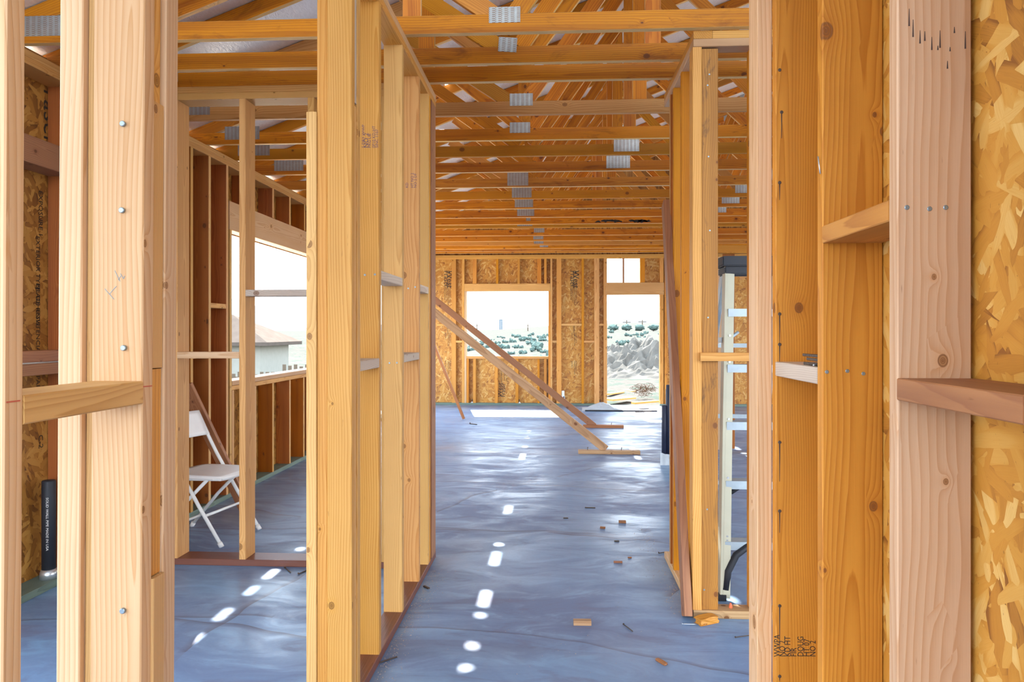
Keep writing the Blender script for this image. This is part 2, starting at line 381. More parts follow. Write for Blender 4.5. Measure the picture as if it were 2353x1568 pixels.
def text(parent, s, pos, size, xdir, normal, mat='ink', name='stamped_text', wide=1.0, gap=1.0):
    cu = bpy.data.curves.new(name, 'FONT'); cu.body = s; cu.size = size; cu.extrude = .0002; cu.align_x = 'LEFT'
    cu.shear = 0; cu.space_line = gap; cu.resolution_u = 2
    tmp = bpy.data.objects.new('tmp', cu); COL.objects.link(tmp)
    bpy.context.view_layer.update()
    me = bpy.data.meshes.new_from_object(tmp.evaluated_get(bpy.context.evaluated_depsgraph_get()))
    bpy.data.objects.remove(tmp); bpy.data.curves.remove(cu)
    me.materials.clear(); me.materials.append(M[mat])
    o = bpy.data.objects.new(name, me); COL.objects.link(o)
    x = Vector(xdir).normalized(); z = Vector(normal).normalized(); y = z.cross(x)
    o.location = pos; o.rotation_mode = 'QUATERNION'; o.rotation_quaternion = Matrix((x, y, z)).transposed().to_quaternion()
    if wide != 1.0:
        for v in me.vertices: v.co.x *= wide
    keep(o, parent)
    return o
def mark(parent, p0, p1, w, normal, mat='chalk', name='chalk_mark'):
    """thin drawn line on a face"""
    p0 = Vector(p0); p1 = Vector(p1); d = p1-p0; n = Vector(normal).normalized(); z = d.normalized(); x = n.cross(z)
    bm = bmesh.new(); add_box(bm, -w/2, w/2, -.0002, .0002, -d.length/2, d.length/2)
    o = link(name, bm, mat); o.location = (p0+p1)/2+n*.0003; o.rotation_mode = 'QUATERNION'
    o.rotation_quaternion = Matrix((x, z.cross(x), z)).transposed().to_quaternion()
    keep(o, parent); return o

ST = .038; S4 = .089; S6 = .14
TOPW = 2.79      # height of the walls, plates included
H = TOPW
ORD = ['first', 'second', 'third', 'fourth', 'fifth', 'sixth', 'seventh', 'eighth', 'ninth', 'tenth', 'eleventh', 'twelfth',
       'thirteenth', 'fourteenth', 'fifteenth', 'sixteenth', 'seventeenth', 'eighteenth', 'nineteenth', 'twentieth']

# ================================================================== SETTING
bm = bmesh.new(); add_box(bm, -2.84, 9., -3.6, 13.84, -.25, 0); tag(link('floor', bm, 'floor'), 'grey blue trowelled concrete slab', kind='structure')

# sun direction of travel and the gaps it shines through between the roof boards
SUN = Vector((.18, -1., -1.057)).normalized()
kx = .18/1.057; ky = 1/1.057
def gap_x(xf):   # roof position of the gap whose light lands on floor line xf
    return (xf-kx*(2.90+.375*2.8))/(1+kx*.375)
gaps = []
rows = {-.36: [(1700, 1528), (1490, 1466), (1462, 1450), (1447, 1425), (1418, 1409), (1393, 1357), (1350, 1319), (1299, 1268), (1262, 1248), (1184, 1162), (1105, 1092), (1058, 1040), (1029, 1017), (1010, 1002), (997, 990)],
        -1.595: [(1480, 1455), (1428, 1398), (1383, 1347), (1335, 1308), (1265, 1250), (1190, 1182)],
        .89: [(1420, 1405), (1385, 1370), (1300, 1285), (1060, 1048), (1042, 1024), (1020, 1008), (1003, 996)],
        2.11: [(1052, 1040), (1034, 1022), (1018, 1008)]}
for xf, segs in rows.items():
    gx = gap_x(xf); zz = deck_z(gx); out = []
    for a, b in segs:
        ya = FP*EH/(a-HY)*math.cos(TH)+.0 ; yb = FP*EH/(b-HY)*math.cos(TH)
        # camera depth -> world Y at this floor line
        ya = (FP*EH/(a-HY)+xf*math.sin(TH))/math.cos(TH); yb = (FP*EH/(b-HY)+xf*math.sin(TH))/math.cos(TH)
        out.append((ya+ky*zz, yb+ky*zz))
    gaps.append((gx, sorted(out)))
gaps.sort()
bm = bmesh.new()
RY0, RY1, RT = -3.2, 14.7, .014
def deck(bm, xa, xb, ya, yb):
    za, zb = deck_z(xa), deck_z(xb)
    v = [bm.verts.new(p) for p in ((xa, ya, za), (xb, ya, zb), (xb, yb, zb), (xa, yb, za))]
    w = [bm.verts.new(p) for p in ((xa, ya, za+RT), (xb, ya, zb+RT), (xb, yb, zb+RT), (xa, yb, za+RT))]
    bm.faces.new(v); bm.faces.new(w[::-1])
    for i in range(4): bm.faces.new((v[i], w[i], w[(i+1) % 4], v[(i+1) % 4]))
GW = .036
xs = [-3.4]
for gx, segs in gaps:
    deck(bm, xs[-1], gx-GW/2, RY0, RY1)
    y = RY0
    for a, b in segs:
        a = max(a, RY0+.01); b = min(b, RY1-.01)
        if b <= a or a <= y: continue
        deck(bm, gx-GW/2, gx+GW/2, y, a); y = b
    deck(bm, gx-GW/2, gx+GW/2, y, RY1)
    xs.append(gx+GW/2)
deck(bm, xs[-1], 2.95, RY0, RY1); deck(bm, 2.95, 9.2, RY0, RY1)
tag(link('ceiling', bm, 'foil'), 'foil faced roof boards with thin bright gaps above the trusses', kind='structure')

# ================================================================== ROOF TRUSSES
TY = [3.54, 3.944, 4.228, 4.88, 5.522, 6.028, 6.617, 7.313, 7.971, 8.605, 9.259, 9.843, 10.189, 11.0, 11.66, 12.22, 12.74, 13.12, 13.42]
TLOOK = ['nearest roof truss, honey coloured, with a square metal plate at top centre of the photo',
         'second nearest roof truss, with a small tilted metal plate', 'third nearest roof truss, plain brown bottom chord close behind the second',
         'fourth nearest roof truss, knotty, just past the end of the left hall studs', 'fifth nearest roof truss, metal plate high on its chord',
         'sixth nearest roof truss, speckled plate right of centre', 'seventh nearest roof truss, shiny plate right of centre below a similar one',
         'eighth nearest roof truss, tall ribbed plate left of centre']
def gusset(parent, x, z, w, h, y, rot=0., side=-1):
    bm = bmesh.new(); add_box(bm, -w/2, w/2, -.0012, .0012, -h/2, h/2)
    o = link('gusset_plate', bm, 'gusset', parent); o.location = (x, y+side*(ST/2+.0008), z); o.rotation_euler = (0, rot, 0); return o
def truss(i, Y):
    lab = TLOOK[i] if i < len(TLOOK) else '%s roof truss counted from the nearest, toward the far wall' % ORD[i]
    if i == len(TY)-1: lab = 'last roof truss, sitting just before the far wall'
    if i == 11: lab = 'twelfth nearest roof truss, chord blotched with black mould right of centre'
    t = empty('roof_truss', (0, Y, H), lab, 'truss', 'roof trusses across the ceiling')
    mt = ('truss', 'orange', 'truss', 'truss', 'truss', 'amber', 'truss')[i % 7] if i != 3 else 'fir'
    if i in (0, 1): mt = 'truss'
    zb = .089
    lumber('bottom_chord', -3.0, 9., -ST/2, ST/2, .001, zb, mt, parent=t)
    dz = lambda X: deck_z(X)-H-.052
    ang = math.atan(.375)
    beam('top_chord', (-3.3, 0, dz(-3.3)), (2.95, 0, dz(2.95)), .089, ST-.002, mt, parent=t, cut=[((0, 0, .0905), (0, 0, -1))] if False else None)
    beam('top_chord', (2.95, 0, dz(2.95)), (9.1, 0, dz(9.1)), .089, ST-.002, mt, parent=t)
    j = -.25
    tops = lambda X: dz(X)-.045
    cnt = [0]
    def web(xa, xb, m2='truss'):
        cnt[0] += 1
        return beam('web', (xa, 0, zb), (xb, 0, tops(xb)), .089, ST-.004-.0016*cnt[0], m2, parent=t)
    sh = random.uniform(-.06, .06)
    if i in (4, 6, 7, 10, 12):
        web(j, -1.0+sh); web(j+.08, .62+sh); web(j+.02, j+.02); web(.55, .55); web(2.0, .72)
    else:
        web(j-.05, -1.08+sh, 'amber'); web(j+.06, .72+sh); web(1.95, .78+sh, 'amber')
        if i in (0, 1, 2, 3, 8): web(-.69, -.69) if i < 2 else web(.55, .55)
    web(2.05, 2.85); web(3.85, 3.05); web(3.95, 5.1)
    # toothed plates
    px = {0: (1160, 38, 72, 36), 1: (1167, 106, 42, 33), 3: (1198, 231, 53, 28), 4: (1195, 295, 47, 24), 5: (1439, 334, 58, 31), 6: (1420, 372, 54, 31), 7: (1190, 411, 48, 33),
          8: (1199, 443, 45, 24), 9: (1204, 468, 42, 18), 10: (1208, 489, 39, 16), 11: (1214, 504, 10, 7), 12: (1206, 518, 35, 5), 13: (1239, 529, 24, 12), 14: (1237, 548, 23, 6), 15: (1238, 557.5, 22, 3), 16: (1250, 568, 19, 3)}
    if i in px:
        a, b, w, h = px[i]
        X = x_at(a, Y); D = -X*math.sin(TH)+Y*math.cos(TH); k = D/FP
        gusset(t, X, min(max(z_at(b, X, Y)-H, .05), .125) if i > 7 else z_at(b, X, Y)-H, w*k, max(h*k, .05) if i > 10 else h*k, 0., .08 if i == 1 else 0.)
    gusset(t, -2.42+.04*((i*37) % 5-2), .085, .27, .10, 0.)
    if i == 11:
        rr = random.Random(4)
        for cxp in (1374, 1392, 1404, 1413, 1424, 1452, 1463, 1474, 1486):
            X = x_at(cxp, Y); bm = bmesh.new(); s0 = rr.uniform(.03, .07)
            vs_ = [bm.verts.new((math.cos(a*.52)*s0*rr.uniform(.6, 1.5), 0, math.sin(a*.52)*s0*.35*rr.uniform(.4, 1.3))) for a in range(12)]
            bm.faces.new(vs_); o = link('mould_stain', bm, 'ink', t); o.location = (X, -ST/2-.0006, .03+rr.uniform(-.004, .012))
    gusset(t, 2.0, .09, .2, .1, 0.)
    gusset(t, 2.95, dz(2.95), .2, .14, 0.)
    return t
for i, Y in enumerate(TY): truss(i, Y)

# ================================================================== LEFT EXTERIOR WALL (plane X = -2.66 inside, boards to -2.80)
XE = -2.66
win0 = y_at(533, XE); win1 = win0+2.45
w_sill, w_head = .955, 2.20
def wall_panel(name, boxes, mat, label, axes):
    """strand board panel: local XY is the face so that the strands lie in it"""
    bm = bmesh.new()
    for (u0, u1, v0, v1) in boxes: add_box(bm, u0, u1, v0, v1, -.006, .006)
    bmesh.ops.remove_doubles(bm, verts=bm.verts, dist=1e-5)
    o = link(name, bm, mat); o.rotation_mode = 'QUATERNION'
    x, y, org = axes
    x = Vector(x); y = Vector(y); o.location = org
    o.rotation_quaternion = Matrix((x, y, x.cross(y))).transposed().to_quaternion()
    return tag(o, label, kind='structure')
wl = wall_panel('wall_left', [(-13.84, -13.2, 0, H+.08), (-13.2, -9.3, 2.3, H+.08), (-9.3, -win1, 0, H+.08), (-win1, -win0, 0, w_sill-.076), (-win1, -win0, w_head, H+.08), (-win0, -2.6, 0, H+.08)], 'osbdark',  # opening beyond the window is unseen, added to let fill light in
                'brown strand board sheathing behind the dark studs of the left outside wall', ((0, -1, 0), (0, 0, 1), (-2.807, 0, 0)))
lumber('bottom_plate', XE-S6, XE, 2.9, 13.6, .0, ST, 'green', 'grey treated bottom plate of the left outside wall, behind the folding chair', 'plate')
lumber('top_plate', XE-S6, XE, 2.9, 13.6, H-2*ST, H-ST, 'fir', 'lower top plate of the left outside wall, running diagonally above the window', 'plate')
lumber('top_plate', XE-S6, XE, 2.9, 13.6, H-ST, H, 'fir', 'upper top plate of the left outside wall, running diagonally under the truss ends', 'plate')
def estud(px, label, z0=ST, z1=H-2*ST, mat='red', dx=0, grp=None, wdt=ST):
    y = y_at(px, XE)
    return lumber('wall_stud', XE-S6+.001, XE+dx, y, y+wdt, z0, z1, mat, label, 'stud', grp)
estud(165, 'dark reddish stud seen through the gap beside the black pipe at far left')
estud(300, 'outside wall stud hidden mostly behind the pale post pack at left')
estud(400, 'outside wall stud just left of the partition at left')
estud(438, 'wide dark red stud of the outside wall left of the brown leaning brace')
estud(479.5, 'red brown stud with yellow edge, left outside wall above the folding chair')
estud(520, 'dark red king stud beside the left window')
lumber('window_trimmer', XE-S6+.001, XE, win0-.038, win0, ST, w_head, 'edge', 'pale trimmer stud at the near side of the left window', 'stud')
lumber('window_header', XE-S4-.02, XE-.004, win0-.036, win1+.04, w_head, w_head+.235, 'pale', 'thick pale header beam over the left window', 'header')
lumber('window_sill', XE-S6-.01, XE+.002, win0, win1, w_sill-ST, w_sill, 'pale', 'upper rough sill board under the left window', 'sill')
lumber('window_sill', XE-S6+.01, XE-.002, win0+.002, win1, w_sill-2*ST-.002, w_sill-ST-.002, 'fir', 'lower rough sill board under the left window', 'sill')
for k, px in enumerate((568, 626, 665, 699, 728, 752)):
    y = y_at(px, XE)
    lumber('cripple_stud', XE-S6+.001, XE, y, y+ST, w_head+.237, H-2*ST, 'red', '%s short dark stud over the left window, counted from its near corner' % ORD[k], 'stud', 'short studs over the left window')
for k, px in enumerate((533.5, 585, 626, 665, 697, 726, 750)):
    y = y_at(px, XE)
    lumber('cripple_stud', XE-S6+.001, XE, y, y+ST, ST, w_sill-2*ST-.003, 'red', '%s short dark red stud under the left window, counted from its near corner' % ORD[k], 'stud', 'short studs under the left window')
yw = win1
for k in range(3):
    y = win1+.04+k*.4
    if y > 9.2: continue
    lumber('wall_stud', XE-S6+.001, XE, y, y+ST, ST, H-2*ST, 'amber', '%s outside wall stud beyond the left window' % ORD[k], 'stud')
# fire blocks of that wall
def eblock(pa, pb, ypx, label, mat='fir', hgt=ST, pz=None):
    ya = y_at(pa, XE); yb = y_at(pb, XE); z = z_at(ypx, XE, (ya+yb)/2)
    return lumber('fire_block', XE-S6+.002, XE-.002, ya, yb, z-hgt, z, mat, label, 'block')
y1 = y_at(438, XE)+ST; y2 = y_at(479.5, XE); y3 = y_at(520, XE)
def zblk(a, b, z, label, mat='fir', hgt=ST, dx=0): return lumber('fire_block', XE-S6+.002, XE-.002+dx, a, b, z-hgt, z, mat, label, 'block')
zblk(y1, y2, 1.20, 'flat block between the two dark studs above the folding chair')
zblk(y2+ST, y3, 1.195, 'flat block beside the near edge of the left window')
zblk(y2+ST, y3, 1.585, 'small upper block left of the left window')
ya, yb = y_at(40, XE), y_at(165, XE)
zblk(ya-.3, yb, 2.36, 'upright wide block high in the dark gap at far left', 'redbrace', .14)
zblk(ya-.3, yb, 1.262, 'upper of two stacked brown blocks in the dark gap at far left', 'redbrace', .058)
zblk(ya-.3, yb, 1.196, 'lower of two stacked brown blocks in the dark gap at far left', 'redbrace', .06)
bm = bmesh.new(); add_tube(bm, [(XE-.02, ya-.25, 1.2), (XE-.02, yb-.005, 1.2)], .006, 8)  # thin white tube along the line between the stacked blocks
tag(link('white_strip', bm, 'white', smooth=True), 'thin white strip lying between the two stacked brown blocks at far left', 'pipe')
# stamps on the left sheathing
yt = y_at(80, -2.80)
def vtext(parent, s, y, ztop, size, mat='ink', wide=1., plane=-2.7995): text(parent, s, (plane, y, ztop), size, (0, 0, -1), (1, 0, 0), mat, wide=wide)
vtext(wl, 'West', 3.995, 2.72, .15); vtext(wl, 'Fraser', 3.90, 2.77, .15)
vtext(wl, 'RATED SHEATHING 7/16', 3.99, 2.10, .052); vtext(wl, '24/16 SIZED FOR SPACING', 3.93, 2.12, .045); vtext(wl, 'EXPOSURE 1', 3.86, 2.13, .045)
vtext(wl, 'STRUCTURAL SHEATHING 24/16', 3.99, 1.94+.3, .04); vtext(wl, 'EXTERIOR TYPE ADHESIVE', 3.84, 1.88, .042); vtext(wl, '340', 3.99, 1.56, .07)
vtext(wl, 'STRENGTH AXIS', 3.93, 1.55, .04); vtext(wl, 'EJE DE RESISTENCIA // NO PARA TECHO', 3.84, 1.62, .042); vtext(wl, 'C-2', 3.86, .80, .05)
# black drain pipe standing on the plate
pxp = x_at(93, 3.86)
t = empty('drain_pipe', (XE-.055, 3.82, ST), 'black plastic drain pipe standing on the bottom plate at far left', 'pipe')
bm = bmesh.new(); add_tube(bm, [(0, 0, 0), (0, 0, .52), (0, 0, .525)], [.034, .034, .031], 20); link('pipe_body', bm, 'black', t, True)
text(t, 'SOLID WALL PIPE ABS DWV', (0, 0, 0), .001, (0, 0, -1), (0, -1, 0)) if False else None
bm = bmesh.new(); add_tube(bm, [(0, 0, -.0), (0, 0, .03), (0, 0, .05)], [.045, .043, .036], 16); o = link('pipe_clamp', bm, 'galv', t, True); o['label'] = 'crumpled silver tape at the pipe foot'
cu_o = text(t, 'SOLID WALL PIPE MADE IN USA', (XE-.045, 3.82-.0352, ST+.44), .02, (0, 0, -1), (0, -1, 0), 'white', 'pipe_print')

# ================================================================== LEFT ROOM PARTITION (Y 4.19 - 4.33)
PY0, PY1 = 4.195, 4.335
lumber('bottom_plate', XE+.002, -.812, PY0, PY1, 0, ST, 'treated', 'dark red treated bottom plate crossing the left doorway floor', 'plate')
lumber('top_plate', XE+.002, -.812, PY0, PY1, H-2*ST, H-ST, 'fir', 'lower top plate of the left room partition, overhead', 'plate')
lumber('top_plate', XE+.002, -.812, PY0, PY1, H-ST, H-.0005, 'fir', 'upper top plate of the left room partition, against the third truss', 'plate')
xs1 = x_at(407.7, PY0); xs2 = x_at(564, PY0)
def pstud(xr, mat, label): return lumber('partition_stud', xr-ST, xr, PY0, PY1, ST, H-2*ST, mat, label, 'stud')
p1 = pstud(xs1, 'fir', 'honey coloured partition stud at the left of the left room, partly behind the pale posts')
p2 = pstud(xs2, 'fir', 'free-standing partition stud in the middle of the left opening, in front of the window')
p3 = pstud(xs2+.405, 'edge', 'partition stud mostly hidden behind the trimmer of the centre post pack')
pstud(x_at(891, PY0), 'edge', 'partition stud glimpsed in the slit right of the stamped orange hall stud')
pstud(xs1-.405, 'fir', 'partition stud out beside the left outside wall')
lumber('partition_block', xs1-.03, xs2-ST, PY0, PY0+S4, 1.205, 1.243, 'pale', 'flat block joining the two left partition studs at chest height', 'block')
lumber('partition_block', xs2-.001+.001, xs2+.405-ST, PY0, PY0+S4, 1.567, 1.605, 'grey', 'greyish upper block crossing the bright left window', 'block')

# leaning dark brace behind the chair
fx, fy = floor_pt(567, 1181)
fx2, fy2 = fx, fy
bx_ = beam('leaning_board', (fx, fy, .02), (-2.63, y_at(427, -2.63), z_at(885, -2.63, y_at(427, -2.63))), .089, ST, 'redbrace', 'dark brown board leaning behind the white folding chair', 'board', up=(0, 1, 0), cut=[((0, 0, .001), (0, 0, -1))])

# ------------------------------------------------------------------ folding chair
N = floor_pt(508, 1258); R = floor_pt(572, 1228)
vx, vy = R[0]-N[0], R[1]-N[1]
rz = math.atan2(vy, vx)-math.pi/2
cw = .43
ch = empty('folding_chair', (N[0], N[1], 0), 'white plastic folding chair behind the left partition', 'chair', rz=rz)
R1 = .0115
def ctube(nm, pts, r=R1, mat='whitemetal'):
    bm = bmesh.new(); add_tube(bm, pts, r, 12); return link(nm, bm, mat, ch, True)
for s in (0, 1):
    y = .0+s*cw
    fl = ctube('front_leg', [(0, y, .012), (-.16, y, .25), (-.33, y, .52), (-.475, y, .78), (-.49, y+(.02 if s == 0 else -.02), .80)])
    ctube('foot_cap', [(.006, y, 0), (-.012, y, .028)], .0155, 'white').parent = fl
    yi = y+(.03 if s == 0 else -.03)
    rl = ctube('rear_leg', [(-.50, yi, .012), (-.30, yi, .24), (-.115, yi, .418)])
    ctube('foot_cap', [(-.507, yi, 0), (-.488, yi, .028)], .0155, 'white').parent = rl
    ctube('seat_rail', [(-.02, yi, .419), (-.36, yi, .408)], .009)
ctube('leg_crossbar', [(-.115, 0, .19), (-.115, cw, .19)], .009)
ctube('leg_crossbar', [(-.44, .03, .08), (-.44, cw-.03, .08)], .009)
bm = bmesh.new()   # moulded seat, dished
nx, ny = 12, 12
def seatp(i, j, off):
    u, v = i/nx*2-1, j/ny*2-1
    r = 1-.12*(abs(u)**4*abs(v)**4)
    x = -.215+u*.205*r; y = cw/2+v*.20*r
    return (x, y, .437+off-.012*(1-u*u)*(1-v*v)+(.004 if off == 0 else 0)-(.02 if off < 0 and False else 0)+.012*(-u)*.0-.008*max(u, 0)**3)
g1 = [[bm.verts.new(seatp(i, j, 0)) for j in range(ny+1)] for i in range(nx+1)]
g2 = [[bm.verts.new(seatp(i, j, -.022)) for j in range(ny+1)] for i in range(nx+1)]
for i in range(nx):
    for j in range(ny):
        bm.faces.new((g1[i][j], g1[i+1][j], g1[i+1][j+1], g1[i][j+1])); bm.faces.new((g2[i][j], g2[i][j+1], g2[i+1][j+1], g2[i+1][j]))
for i in range(nx):
    bm.faces.new((g1[i][0], g2[i][0], g2[i+1][0], g1[i+1][0])); bm.faces.new((g1[i][ny], g1[i+1][ny], g2[i+1][ny], g2[i][ny]))
for j in range(ny):
    bm.faces.new((g1[0][j], g1[0][j+1], g2[0][j+1], g2[0][j])); bm.faces.new((g1[nx][j], g2[nx][j], g2[nx][j+1], g1[nx][j+1]))
link('seat', bm, 'white', ch, True)
bm = bmesh.new()
b1 = []
for off in (0, .016):
    b1.append([[bm.verts.new((-.405-(k/6)*.085-.022*(1-(j/10*2-1)**2)+off*.9+.003, .0+cw*(-.02+1.04*j/10), .64+k/6*.165+off*.3)) for k in range(7)] for j in range(11)])
for j in range(10):
    for k in range(6):
        a = b1[0]; bm.faces.new((a[j][k], a[j][k+1], a[j+1][k+1], a[j+1][k])); a = b1[1]; bm.faces.new((a[j][k], a[j+1][k], a[j+1][k+1], a[j][k+1]))
for j in range(10):
    for k in (0, 6): bm.faces.new((b1[0][j][k], b1[0][j+1][k], b1[1][j+1][k], b1[1][j][k]))
for k in range(6):
    for j in (0, 10): bm.faces.new((b1[0][j][k], b1[0][j][k+1], b1[1][j][k+1], b1[1][j][k]))
bmesh.ops.recalc_face_normals(bm, faces=bm.faces)
link('backrest', bm, 'white', ch, True)

# ================================================================== HALL LEFT WALL (X -.81 .. -.72)
XL = -.72
lumber('bottom_plate', XL-S4, XL, 2.2, 4.43, 0, ST, 'treated', 'dark red treated bottom plate under the centre hall studs', 'plate')
lumber('top_plate', XL-S4, XL, 2.2, 4.43, H-2*ST, H-ST, 'fir', 'lower top plate over the centre hall studs', 'plate')
lumber('top_plate', XL-S4, XL, 2.2, 4.43, H-ST, H-.0005, 'pale', 'upper top plate over the centre hall studs, bearing the trusses', 'plate')
def hstud(y, label, mat, x0=XL-S4, x1=XL, wd=ST, z0=ST, z1=H-2*ST, name='wall_stud'):
    return lumber(name, x0, x1, y, y+wd, z0, z1, mat, label, 'stud')
ym = y_at(808.6, XL)
m1 = hstud(ym, 'wide pale orange stud facing the camera at the front of the centre post pack', 'fir')
m2 = hstud(ym+ST, 'recessed middle board of the centre post pack, lower length', 'edge', x1=XL-.006, z1=2.18)
m2b = hstud(ym+ST, 'recessed middle board of the centre post pack, upper length', 'grey', x1=XL-.004, z0=2.19)
m3 = hstud(ym+2*ST, 'rear board of the centre post pack, seen edge-on', 'edge')
xk = XL-S4
king = lumber('king_stud', xk-ST, xk-.0005, ym+.004, ym+.004+S4, ST, H-2*ST, 'fir', 'full height narrow stud left of the wide centre stud', 'stud')
trm = lumber('door_trimmer', xk-2*ST, xk-ST-.0005, ym+.0, ym+S4, ST, z_at(257, xk-1.5*ST, ym), 'edge', 'shorter pale trimmer with sawn top at the left of the centre post pack', 'stud')
lumber('bottom_plate', -1.0, xk-.001, ym, ym+S4, 0, ST, 'treated', 'short bottom plate under the king stud and trimmer', 'plate') if True else None
ys = [y_at(871, XL), y_at(924.4, XL), y_at(962.6, XL)]
sA = hstud(ys[0], 'orange hall stud with purple grade stamp, next right of the centre post pack', 'fir')
sB = hstud(ys[1], 'yellowish knotty hall stud with a dark round knot near its foot', 'edge')
sC = hstud(ys[2], 'pinkish tan hall stud, third right of the centre post pack', 'fir')
yD = y_at(984, XL)
sD = hstud(yD, 'yellow last full stud of the centre hall wall', 'edge')
hstud(yD+ST+.001, 'filler board behind the last centre hall stud', 'orange')
sE = hstud(4.425-.14, 'brown corner board closing the far end of the centre hall wall', 'redbrace', wd=.138)
def hblock(ya, yb, zt, label, mat='grey'): return lumber('fire_block', XL-S4, XL+.001, ya, yb, zt-ST, zt, mat, label, 'block')
hblock(ym+3*ST, ys[0], 1.252, 'grey weathered block between the centre post pack and the stamped orange stud')
hblock(ys[0]+ST, ys[1], 1.614, 'greyed upper block between the stamped stud and the knotty yellow stud')
hblock(ys[1]+ST, ys[2], 1.252, 'grey lower block between the knotty yellow stud and the pinkish stud')
hblock(ys[2]+ST, yD, 1.614, 'small upper block before the last centre hall stud')
def face_nail(par, px, py, Y, mat='nail', r=.0045):
    X = x_at(px, Y); nail(par, (X, Y, z_at(py, X, Y)), (0, -1, 0), mat, r)
for px, py in ((838.5, 632), (861.5, 631)): face_nail(sA, px, py, ys[0])
for px, py in ((895, 834.5), (912, 834)): face_nail(sB, px, py, ys[1])
for px, py in ((938, 663), (954, 660)): face_nail(sC, px, py, ys[2])
def ftext(par, s, px, py, Y, size, mat='bluink', up=True, **k):
    X = x_at(px, Y); return text(par, s, (X, Y-.0003, z_at(py, X, Y)), size, (0, 0, 1 if up else -1), (0, -1, 0), mat, name='grade_stamp', **k)
# grade stamps read bottom-to-top
for a, s in ((838, 'S-DRY WWP'), (846, 'NO 2'), (852, 'PRG LIB'), (862, '0P10 KD-HT'), (869, 'SINC 1107')): ftext(sA, s, a, 340, ys[0], .017 if s != 'NO 2' else .026)
for a, s in ((938, 'KD'), (950, 'HT NO 2'), (957, 'NO 2 DF')): ftext(sC, s, a, 432, ys[2], .02)
def hline(par, px0, px1, py, X, Yn, mat='chalk', w=.0016):
    pass

# ================================================================== FOREGROUND LEFT POSTS (plane X = -.72)
LN = .0062
def lf(name, x0, x1, y0, y1, mat, label, z0=ST, z1=H-2*ST, cat='stud'): return lumber(name, x0, x1, y0, y1, z0, z1, mat, label, cat, lean=LN)
yF = y_at(328, XL); 
XF0 = x_at(211, yF); XF = XL
l0 = lf('wall_stud', XL-S4, XL, y_at(10, XL), y_at(55, XL), 'pale', 'pale post cut off by the left edge of the photo')
l1 = lf('wall_stud', XF0, XF, yF, yF+.034, 'pale', 'broad pale stud with bright screws and a pencil scribble, left foreground')
yM0, yM1 = y_at(350, XL), y_at(377, XL); yR1 = y_at(406, XL)
zc = [z_at(v, XL, yM0) for v in (228, 848, 1330)]
lf('filler_block', XF0, XF-.004, yM0+.002, yM1, 'fir', 'rough orange filler piece at the top of the left post pack', zc[0], H-2*ST, 'block')
lf('filler_block', XF0, XF-.001, yM0+.001, yM1, 'edge', 'smooth yellow filler piece with a dark knot in the left post pack', zc[1]+.001, zc[0]-.001, 'block')
lf('filler_block', XF0, XF-.006, yM0+.001, yM1, 'amber', 'saw-marked tan filler piece in the lower half of the left post pack', zc[2]+.001, zc[1]-.001, 'block')
lf('filler_block', XF0, XF-.001, yM0+.001, yM1, 'edge', 'yellow filler piece at the foot of the left post pack', ST, zc[2]-.001, 'block')
l3 = lf('wall_stud', XF0, XF, yM1+.001, yR1, 'pale', 'pale rear stud of the left post pack, at the edge of the left doorway')
xa, xb, xc = x_at(133, yF+.01), x_at(187, yF+.01), XF0-.001
l4 = lf('wall_stud', xa, xb, yF+.01, yF+.01+.089, 'pale', 'narrow pale stud with an orange knot, left of the broad screwed stud')
l5 = lf('wall_stud', xb+.001, xc, yF+.022, yF+.10, 'edge', 'narrow recessed stud between the two pale left foreground studs')
lumber('bottom_plate', XL-S4-.09, XL, .3, 1.6, 0, ST, 'treated', 'bottom plate under the left foreground posts', 'plate')
lumber('fire_block', XL-S4, XL+.001, y_at(55, XL), yF-.0005, 1.234, 1.274, 'edge', 'yellow saw-marked block nailed across the left foreground', 'block')
for px, py in ((281, 284), (279, 483), (283, 800), (281, 1405)): face_nail(l1, px, py, yF-.004, 'nail', .005)
# pencil scribble and chalk marks
def fline(par, pts, Y, mat, w=.001):
    for (a, b), (c, d) in zip(pts, pts[1:]):
        X0 = x_at(a, Y); X1 = x_at(c, Y)
        mark(par, (X0, Y, z_at(b, X0, Y)), (X1, Y, z_at(d, X1, Y)), w, (0, -1, 0), mat, 'pencil_mark' if mat != 'chalk' else 'chalk_mark')
M['pencil'] = plain('grey_pencil', (.25, .30, .32), .7)
fline(l1, [(241, 664), (262, 688)], yF, 'pencil'); fline(l1, [(252, 676), (262, 664), (268, 658)], yF, 'pencil'); fline(l1, [(264, 622), (276, 647)], yF, 'pencil'); fline(l1, [(272, 644), (278, 634)], yF, 'pencil'); fline(l1, [(277, 629), (284, 641), (287, 634)], yF, 'pencil')
def sline(par, pxa, pxb, py, X, mat='chalk', w=.0018, dpy=0):
    """line on a face that looks along X"""
    ya_, yb_ = y_at(pxa, X), y_at(pxb, X); s = 1 if X < 0 else -1
    mark(par, (X, ya_, z_at(py, X, ya_)), (X, yb_, z_at(py+dpy, X, yb_)), w, (s, 0, 0), mat)
sline(l0, 12, 54, 277, XL, dpy=18); sline(l0, 14, 46, 925, XL, dpy=-4); sline(l1, 329, 348, 408, XL, dpy=4); sline(l3, 388, 402, 428, XL, dpy=8); sline(l1, 329, 349, 889, XL, dpy=-2)

